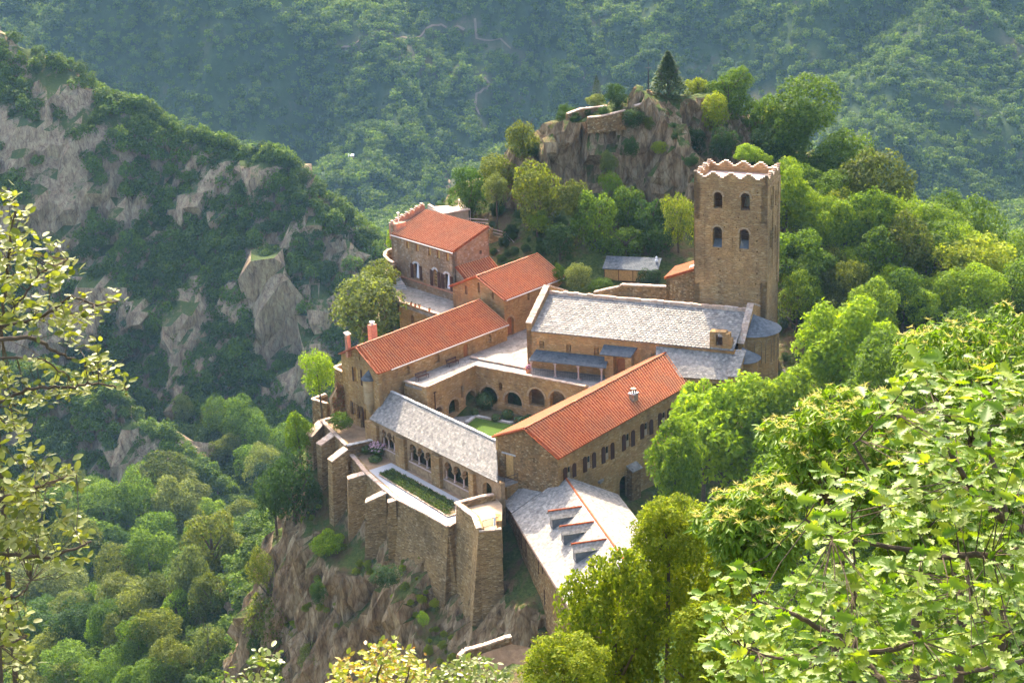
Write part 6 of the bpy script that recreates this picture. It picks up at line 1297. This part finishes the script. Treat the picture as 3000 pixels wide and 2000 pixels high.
def near_plant(name,label,polys,branches,tmpl,leafm,Yr,size,ncl,nl,seed,thick=.02,updir=.5,spread=1.,zground=None):
    rs=np.random.RandomState(seed); rn=random.Random(seed); B=[]; mb=MB()
    for b in branches:
        yy=b[0]; pts=[Yp(u,v,yy+rn.uniform(-.12,.12)) for u,v in b[1]]; fine=[]
        for A_,B_ in zip(pts[:-1],pts[1:]):
            for k in range(6): fine.append(A_+(B_-A_)*k/6+P3(*[rn.uniform(-.008,.008) for _ in range(3)]))
        fine.append(pts[-1]); n=len(fine); mb.tube(fine,[thick*b[2]*(1-.75*k/n)+.002 for k in range(n)],7); B+=fine
    B=np.array(B); C_=[]
    for poly,num in polys:
        us=[p[0] for p in poly];vs=[p[1] for p in poly]; k=0;tr=0
        while k<num and tr<num*30:
            tr+=1; u=rn.uniform(min(us),max(us));v=rn.uniform(min(vs),max(vs))
            if inpoly(u,v,poly): C_.append(Yp(u,v,rn.uniform(*Yr))); k+=1
    C_=np.array(C_); c0=C_.mean(0); g=float(hgt(c0[0],c0[1],False)); t=thing(name,(float(B[0][0]),float(B[0][1]),g),label,'tree' if 'tree' in name else 'shrub')
    for p in C_:
        d=np.linalg.norm(B-p,axis=1); q=B[int(np.argmin(d))]; L_=np.linalg.norm(p-q)
        if L_<.9: m_=(p+q)/2+P3(0,0,-.04*L_)+P3(*[rn.uniform(-.05,.05)*L_ for _ in range(3)]); mb.tube([q,m_,p],[.0045*thick/.02,.003*thick/.02,.0018],4,False)
    Pc=np.repeat(C_,nl,0)+rs.normal(size=(len(C_)*nl,3))*size*.30*spread; n=len(Pc); a=rs.uniform(0,6.28,n); d=np.stack([np.cos(a),np.sin(a),rs.uniform(-.5,1.,n)*updir+rs.normal(size=n)*.25],1)
    nn=rs.normal(size=(n,3))*.45+np.array([0,-.25,.9]); V,F=place(tmpl,Pc,nn,d,size*rs.uniform(.6,1.25,n)); o=bpy.data.objects.new('foliage',mesh_np('foliage',V,F,leafm)); SC.collection.objects.link(o); o.parent=t; o.matrix_parent_inverse=Matrix.Translation(-t.location)
    # stem down to the slope below the frame
    s0=B[0]; mb.tube([s0,P3(s0[0]*.9+(.4 if s0[0]>0 else -.4),s0[1]-.4,(s0[2]+g)/2),P3(s0[0]+(.6 if s0[0]>0 else -.6),s0[1]-.6,g-.3)],[thick*1.2,thick*1.6,thick*2.2],8)
    mb.build('branch',M['bark'],t)
OP=[([(2560,1090),(2700,1050),(3010,1090),(3010,1500),(2700,1560),(2600,1450),(2640,1350),(2560,1250)],105),([(2320,1440),(2420,1380),(2560,1420),(2700,1520),(2600,1620),(2440,1620),(2300,1550)],34),([(2080,2010),(2090,1900),(2060,1760),(2150,1650),(2300,1730),(2420,1690),(2600,1640),(2800,1560),(3010,1500),(3010,2010)],215)]
OB=[(10.2,[(3030,1560),(2950,1530),(2905,1490),(2850,1440),(2790,1340),(2760,1240)],1.6),(9.6,[(3030,1600),(2905,1625),(2760,1630),(2600,1600),(2440,1575),(2360,1520)],1.0),(9.8,[(2620,2030),(2540,1950),(2440,1860),(2330,1800),(2220,1760)],1.2),(9.5,[(2510,1940),(2505,1700),(2495,1520)],.5),(10.3,[(3030,1900),(2950,1850),(2880,1780),(2820,1700)],1.3),(9.7,[(2700,1880),(2560,1910),(2440,1925),(2300,1930),(2180,1900)],.8),(10,[(3030,1930),(2850,1965),(2700,1990)],.8),(9.9,[(2600,1480),(2500,1300),(2600,1200)],.4),(10.1,[(2950,1530),(2900,1300),(2880,1150)],.8)]
near_plant('oak_tree','near oak boughs with large lobed leaves filling the lower right corner',OP,OB,OAK,M['oakleaf'],(8.7,11.6),.105,None,7,41,.022,.35)
LB=[(9.4,[(-30,992),(82,987),(143,1015),(209,1053),(250,1056)],1.0),(9.2,[(-30,1195),(77,1138),(204,1135),(286,1120),(357,1138),(375,1135)],.7),(9.5,[(-30,965),(128,928),(204,867),(286,893),(345,882)],.7),(9.6,[(0,985),(20,806),(35,680),(45,575)],.7),(9.3,[(-30,1050),(120,1052),(200,1100)],.5),(9.4,[(40,900),(120,800),(200,760)],.4)]
near_plant('evergreen_oak_tree','near evergreen oak boughs with small pale leaves entering at the left edge',[([(-20,570),(60,570),(110,640),(190,700),(230,780),(190,830),(60,870),(-20,850)],60),([(-20,860),(120,880),(250,850),(345,865),(330,905),(270,925),(300,990),(290,1010),(200,990),(150,960),(-20,980)],46),([(200,1010),(270,1010),(330,1060),(390,1140),(370,1165),(330,1130),(240,1060)],16),([(-20,1060),(150,1040),(200,1080),(300,1115),(290,1165),(180,1165),(60,1190),(-20,1210)],34),([(0,1230),(70,1200),(95,1240),(60,1290),(0,1300)],10)],LB,HOLM,M['holmleaf'],(9.0,10.0),.052,None,7,42,.012,.9,1.5)
LB2=[(8.6,[(-30,1470),(102,1430),(224,1390)],.8),(8.5,[(-30,1620),(128,1634),(235,1603),(268,1585)],.8),(8.8,[(-30,1760),(60,1740),(90,1700)],.6),(8.6,[(-30,1900),(40,1880),(80,1860)],.6)]
near_plant('evergreen_oak_tree','lower evergreen oak boughs with grey-green leaves at the bottom left edge',[([(-20,1290),(60,1290),(110,1310),(235,1370),(240,1430),(180,1450),(120,1440),(200,1500),(250,1580),(270,1600),(230,1680),(150,1660),(-20,1660)],95),([(-20,1660),(110,1670),(90,1780),(70,1860),(90,1950),(80,2010),(-20,2010)],42)],LB2,HOLM,M['holmleaf'],(8.3,9.2),.055,None,7,43,.012,.9,1.5)
near_plant('shrub','grey-green sprig tips rising from the bottom edge under the cliff',[([(640,2010),(660,1960),(700,1980),(780,1900),(810,1910),(800,1970),(840,2010)],34)],[(16,[(700,2040),(750,1980),(795,1915)],.8),(16,[(650,2040),(665,1975)],.6)],HOLM,M['sprig'],(15.7,16.4),.075,None,6,44,.012,1.4,1.6)
near_plant('shrub','yellow-green shrub with reddish leaf tips at the bottom edge',[([(960,2010),(985,1935),(1060,1925),(1120,1875),(1180,1880),(1250,1950),(1240,2010)],120)],[(19,[(1100,2040),(1110,1960),(1140,1900)],1.),(19,[(1030,2040),(1020,1960)],.8),(19,[(1180,2040),(1200,1950)],.8)],OVATE,M['sprigy'],(18.3,20),.085,None,7,45,.015,.9,1.7)
near_plant('shrub','grey-green shrub at the bottom edge before the dry stone wall',[([(1260,2010),(1290,1965),(1350,1940),(1420,1930),(1480,1965),(1480,2010)],80)],[(20,[(1340,2040),(1350,1960)],1.),(20,[(1420,2040),(1430,1950)],.8)],HOLM,M['sprig'],(19.3,21),.085,None,7,46,.015,1.2,1.8)
# ================================================================== SMALL THINGS
# garden planting: rows of young plants
pm=MB(); rn=random.Random(12)
for i in range(34):
    a=rn.uniform(0,6.28); el=rn.uniform(.2,1.4); d_=P3(math.cos(a)*math.cos(el),math.sin(a)*math.cos(el),math.sin(el)); p=d_*rn.uniform(.05,.2); b=unit(np.cross(d_,[rn.gauss(0,1) for _ in range(3)])); s=.075; pm.add([p,p+d_*s+b*s*.5,p+d_*s*2.2,p+d_*s-b*s*.5],[(0,1,2,3)])
M['bedplant']=leafmat('bed_plant_leaf',[(.05,.09,.03),(.09,.13,.05),(.13,.16,.06)],.3)
pme=bpy.data.meshes.new('bedding_plant'); pme.from_pydata(pm.v,[],pm.f); pme.materials.append(M['bedplant'])
c0,c1,c2_,c3=bd[0],bd[1],bd[2],bd[4]
for j in range(5):
    for i in range(36):
        p=bil([c0,c3,c2_,c1],(i+.6+rn.uniform(-.2,.2))/36.5,(j+.6)/5.4); o=bpy.data.objects.new('bedding_plant',pme); SC.collection.objects.link(o); o.location=tuple(p); o.rotation_euler=(0,0,rn.uniform(0,6)); sc_=rn.uniform(.9,1.7); o.scale=(sc_,sc_,sc_)
        tagit(o,'small grey-green plant in the rows of the long garden bed','bedding plant','plants in the garden bed')
M['hyd']=islandmat('pale_pink_petals',[(.60,.30,.36),(.74,.46,.52),(.82,.60,.64)],.8,.1,.1,5,0)
hp=G5(830,440,GZ+.1); t=thing('hydrangea',hp,'rounded bush of pale pink flower heads by the gallery arches','flowering bush')
m=MB(); flowerball(m,hp+UP*.8,1.05,.85,900,.12,random.Random(1)); m.build('leaf',M['leafg'],t)
m=MB(); rn=random.Random(3)
for k in range(75):
    v=unit([rn.gauss(0,1),rn.gauss(-.4,1),abs(rn.gauss(0.5,1))]); c=hp+UP*.85+np.array([v[0]*1.1,v[1]*1.1,v[2]*.95]); flowerball(m,c,.14,.12,14,.06,rn)
m.build('blossom',M['hyd'],t)
for x,y,rx,rz,n_,lb in ((700,420,.8,.7,500,'low green bush left of the pink flowering bush'),(800,500,.9,.35,400,'low green plants in front of the pink flowering bush')):
    p=G5(x,y,GZ+.1); t=thing('shrub',p,lb,'shrub'); m=MB(); flowerball(m,p+UP*rz*.8,rx,rz,n_,.12,random.Random(n_)); m.build('foliage',M['bedplant'],t)
M['redp']=islandmat('red_petals',[(.5,.03,.03),(.6,.08,.06),(.45,.05,.08)],.8,.1,.1,5,0)
for x,y,rx,rz,n_,lb,fl in ((1745,1120,1.35,1.25,1300,'large dark round bush before the cloister arches',0),(1960,1225,.8,.7,450,'rose bush with red flowers between two cloister arches',1),(2080,1270,.8,.5,380,'low flowering shrub in the cloister bed under the third arch',1),(1640,1190,.6,.5,280,'small shrub at the left end of the cloister bed',1),(1850,1240,.7,.45,350,'low dark shrub in the middle of the cloister bed',1),(2160,1250,.6,.5,300,'shrub at the right end of the cloister bed',0)):
    p=Z(*r(3,x,y+30),FZ+.1); t=thing('shrub',p,lb,'shrub'); m=MB(); flowerball(m,p+UP*rz*.8,rx,rz,n_,.13,random.Random(n_)); m.build('foliage',M['leafg'],t)
    if fl: m=MB(); flowerball(m,p+UP*rz*.85,rx*1.02,rz,22,.07,random.Random(n_+1)); m.build('blossom',M['redp'],t)
# wooden shed
s0=Yp(1771,818,225);s1=Yp(1896,820,223.5); e_=unit([s1[0]-s0[0],s1[1]-s0[1],0]); n_=P3(-e_[1],e_[0]); zb=s0[2]-.1; LS_=float(np.hypot(*(s1-s0)[:2])); zt_=Yp(1771,785,225)[2]
sh=thing('wooden_shed',s0,'honey-coloured plank shed with a dark slate roof below the crag','shed')
m=MB()
for k in range(3):
    for j in range(12): z0_=zb+(zt_-zb)*j/12; a=s0+e_*(LS_*k/3+.04);b=s0+e_*(LS_*(k+1)/3-.04); m.hexa([P3(a[0],a[1],z0_),P3(b[0],b[1],z0_),P3(b[0],b[1],z0_)+n_*.08,P3(a[0],a[1],z0_)+n_*.08],[P3(a[0],a[1],z0_+(zt_-zb)/12-.015)-n_*.02,P3(b[0],b[1],z0_+(zt_-zb)/12-.015)-n_*.02,P3(b[0],b[1],z0_+(zt_-zb)/12-.015)+n_*.08,P3(a[0],a[1],z0_+(zt_-zb)/12-.015)+n_*.08])
m.build('plank_wall',M['wood'],sh)
m=MB(); m.panel(s0,s0+n_*4,zb-.5,zt_,[],.1,s1); m.panel(s1,s1+n_*4,zb-.5,zt_,[],.1,s0); m.panel(s0+n_*.1,s1+n_*.1,zb-.6,zt_-.02,[],.1,s1+n_*3); m.build('side_wall',M['shutter'],sh)
m=MB(); q=[P3(s0[0],s0[1],zt_)-n_*.4-e_*.2,P3(s1[0],s1[1],zt_)-n_*.4+e_*1.5,P3(s1[0],s1[1],zt_+.9)+n_*2.6+e_*1.5,P3(s0[0],s0[1],zt_+.9)+n_*2.6-e_*.2]; slates(m,q,.34,.3); m.build('roof',M['slate_dark'],sh)
m=MB()
for k in (.6,1.4): p=s1+e_*k; m.tube([P3(p[0],p[1],zb-.5),P3(p[0],p[1],zt_)],.05,5)
for p in [s0+e_*(LS_*k/3) for k in range(4)]: m.tube([P3(p[0],p[1],zb)-n_*.03,P3(p[0],p[1],zt_)-n_*.03],.035,4)
m.build('post',M['shutter'],sh)
fc=s1+e_*1.0+n_*1.5; m=MB(); m.lathe(P3(fc[0],fc[1],zt_+.75),[(.18,0),(.22,.2),(.1,.35),(.14,.6),(.02,.75)],10); o=m.build('roof_finial',M['white'],sh)
# dry stone wall behind the church
def drywall(name,pts,h,label,th=.5,cop_=True,mt='rubble'):
    t=thing(name,pts[0],label,'stone wall'); m=MB(); c_=MB()
    for a,b in zip(pts[:-1],pts[1:]):
        L_=float(np.hypot(*(b-a)[:2])); m.panel(a,b,min(a[2],b[2])-h,[(0,a[2]),(L_,b[2])],[],th,P3(0,900))
    stones(c_,[p+UP*.0+P3(0,th/2) for p in pts],th+.08,.16,.38,sd=len(label),two=True); m.build('wall',M[mt],t); c_.build('coping',M['coping'],t); return t
def wpx(u,v,t): s_,z_=cpl(t,u,v); return W(s_,t,z_)
drywall('stone_wall',[wpx(1742,858,12.8),wpx(1815,842,12.8),wpx(1822,836,12.8),wpx(1955,842,12.8)],2.6,'low rubble wall behind the church ridge left of the annex')
drywall('stone_wall',[Yp(1662,336,248),Yp(1700,322,249),Yp(1778,313,250)],1.8,'pale topped rubble wall at the left end of the rock top')
drywall('stone_wall',[Yp(1722,347,246),Yp(1762,343,246.5),Yp(1832,326,247.5)],2.2,'curved dry stone wall below the round bush on the rock top')
drywall('stone_wall',[Yp(1860,313,247.5),Yp(1888,303,248)],1.0,'short stone wall piece by the foot of the cross')
drywall('stone_wall',[Yp(1975,305,252),Yp(2035,309,252.5)],1.2,'low wall in front of the pink paved clearing by the spruce')
drywall('stone_wall',[Yp(1345,1925,150.5),Yp(1362,1908,151),Yp(1420,1893,151.3),Yp(1478,1872,151.8),Yp(1498,1868,152)],.9,'pale dry stone wall beside the brown path at the bottom',.45,False)
structure('soil_path',[Yp(1352,1925,150.2)-UP*.5,Yp(1420,1897,151)-UP*.5,Yp(1498,1872,151.6)-UP*.5,Yp(1555,1880,151.6)-UP*.6,Yp(1600,2040,147.5)-UP*.6,Yp(1380,2060,147)-UP*.6],.5,plain('path_soil',(.36,.21,.11),.95,.1,.3,1.5,.05))
pc_=[Yp(1980,300,253),Yp(2040,303,253.5),Yp(2020,292,256),Yp(1975,290,256)]; structure('rock_top_paving',[p*[1,1,0]+UP*(pc_[0][2]-.1) for p in pc_],.5,plain('pink_paving',(.50,.34,.27),.9,.1,.2,1.5))
# iron cross on its stone plinth
cr=Yp(1900,283,250); t=thing('iron_cross',cr,'tall slender wrought iron cross on a square stone plinth','cross'); m=MB(); m.box(cr,P3(1,.1),.38,.38,cr[2]-.6,cr[2]+.55); m.box(cr,P3(1,.1),.46,.46,cr[2]+.55,cr[2]+.68); m.box(cr,P3(1,.1),.25,.25,cr[2]+.68,cr[2]+.95); m.build('plinth',M['rubble'],t)
m=MB(); b=cr+UP*.9; m.tube([b,b+UP*4.1],[.07,.035],6); m.tube([b+UP*3.2-P3(.45),b+UP*3.2+P3(.45)],.04,6); m.tube([b+P3(-.12),b+P3(-.06,0,2.9)],.025,4); m.tube([b+P3(.12),b+P3(.06,0,2.9)],.025,4)
for k in range(6): m.tube([b+P3(-.12,0,.4+k*.42),b+P3(.1,0,.6+k*.42)],.015,4)
m.lathe(b+UP*4.1,[(.01,0),(.09,.06),(.01,.16)],8); m.build('cross',M['metal'],t); m=MB(); m.tube([b+UP*1.9,b+P3(-.55,0,-.4)],.012,4); m.build('stay_wire',M['metal'],t)
# utility poles in the right-hand wood
for u,v,v2,Y_,lb in ((2782,694,800,236,'upper utility pole with white insulators above the right wood'),(2871,752,860,234,'lower utility pole with two crossarms in the right wood')):
    tp=Yp(u,v,Y_); bt=float(hgt(tp[0],tp[1],False)); t=thing('utility_pole',P3(tp[0],tp[1],bt),lb,'utility pole','utility poles in the wood'); m=MB(); m.tube([P3(tp[0],tp[1],bt-1),tp+UP*.1],[.14,.09],8); m.build('pole',M['shutter'],t)
    for k,(dz,w_) in enumerate(((0,.95),(-.75,.8))):
        m=MB(); m.tube([tp+P3(-w_,-.2,dz),tp+P3(w_,.2,dz)],.06,6); ca_=m.build('crossarm',M['gutter'],t)
        for q in (-.9,-.4,.4,.9): m=MB(); m.lathe(tp+P3(q*w_,q*.2,dz),[(.05,0),(.08,.12),(.04,.22)],8); m.build('insulator',M['white'],ca_)
# rock stairs right of the house
sw_=thing('rock_stairs',Yp(1450,690,240),'stone stairs with pale rails climbing from the house to the crag','stairs')
m=MB(); m2=MB(); pl=[Yp(1428,678,240),Yp(1440,690,239.5),Yp(1478,700,239),Yp(1518,742,236.5),Yp(1566,760,234)]
for a,b in zip(pl[:-1],pl[1:]): L_=float(np.hypot(*(b-a)[:2])); m.panel(a,b,min(a[2],b[2])-5.5,[(0,a[2]),(L_,b[2])],[],.4,P3(0,900))
for dz in (1.0,.55): m2.tube([p+UP*dz for p in pl],.06,5)
for p in pl: m.box(p,P3(1,0),.22,.22,p[2]-.3,p[2]+1.1)
pl2=[Yp(1368,660,243),Yp(1430,664,241)]
for dz in (1.0,.55): m2.tube([p+UP*dz for p in pl2],.06,5)
pl3=[Yp(1430,752,238.5),Yp(1452,748,237.5),Yp(1482,760,236),Yp(1500,772,235)]
for a,b in zip(pl3[:-1],pl3[1:]): L_=float(np.hypot(*(b-a)[:2])); m.panel(a,b,min(a[2],b[2])-4,[(0,a[2]),(L_,b[2])],[],.4,P3(0,900))
for p in pl3[1:3]: m.box(p,P3(1,0),.25,.25,p[2]-.3,p[2]+.9)
m2.tube([p+UP*.85 for p in pl3],.06,5)
m.build('stair_wall',M['retain'],sw_); m2.build('rail',M['pinkstone'],sw_)
m=MB()
for k in range(9):
    p=Yp(1432+k*5,790-k*13,238.5+k*.35); m.box(p,P3(1,.1),1.0,.35,p[2]-1.5,p[2])
m.build('step',M['gravelstone'],sw_)
# ramp walls right of the apse
drywall('stone_wall',[wpx(2290,1112,8),wpx(2335,1150,6.5)],2.,'thin sloping wall running down behind the apse',.35)
drywall('stone_wall',[wpx(2294,1085,10),wpx(2345,1128,8.5)],2.,'upper thin sloping wall behind the apse by the bright tree',.35)
# tiny white farm roof far off on the mountainside
for u,v,lb in ((1030,476,'tiny white-roofed hut on the far mountainside'),):
    g_=hit(u,v,600)
    if g_ is not None:
        t=thing('hut',g_,lb,'hut'); m=MB(); m.box(g_,P3(1,.2),1.6,1.2,g_[2]-2,g_[2]+3); m.build('wall',M['plaster'],t); m=MB(); m.prism([g_+P3(-1.8,-1.5,3),g_+P3(1.8,-1.1,3),g_+P3(1.8,1.1,3.7),g_+P3(-1.8,1.1,3.7)],UP*.3); m.build('roof',M['white'],t)
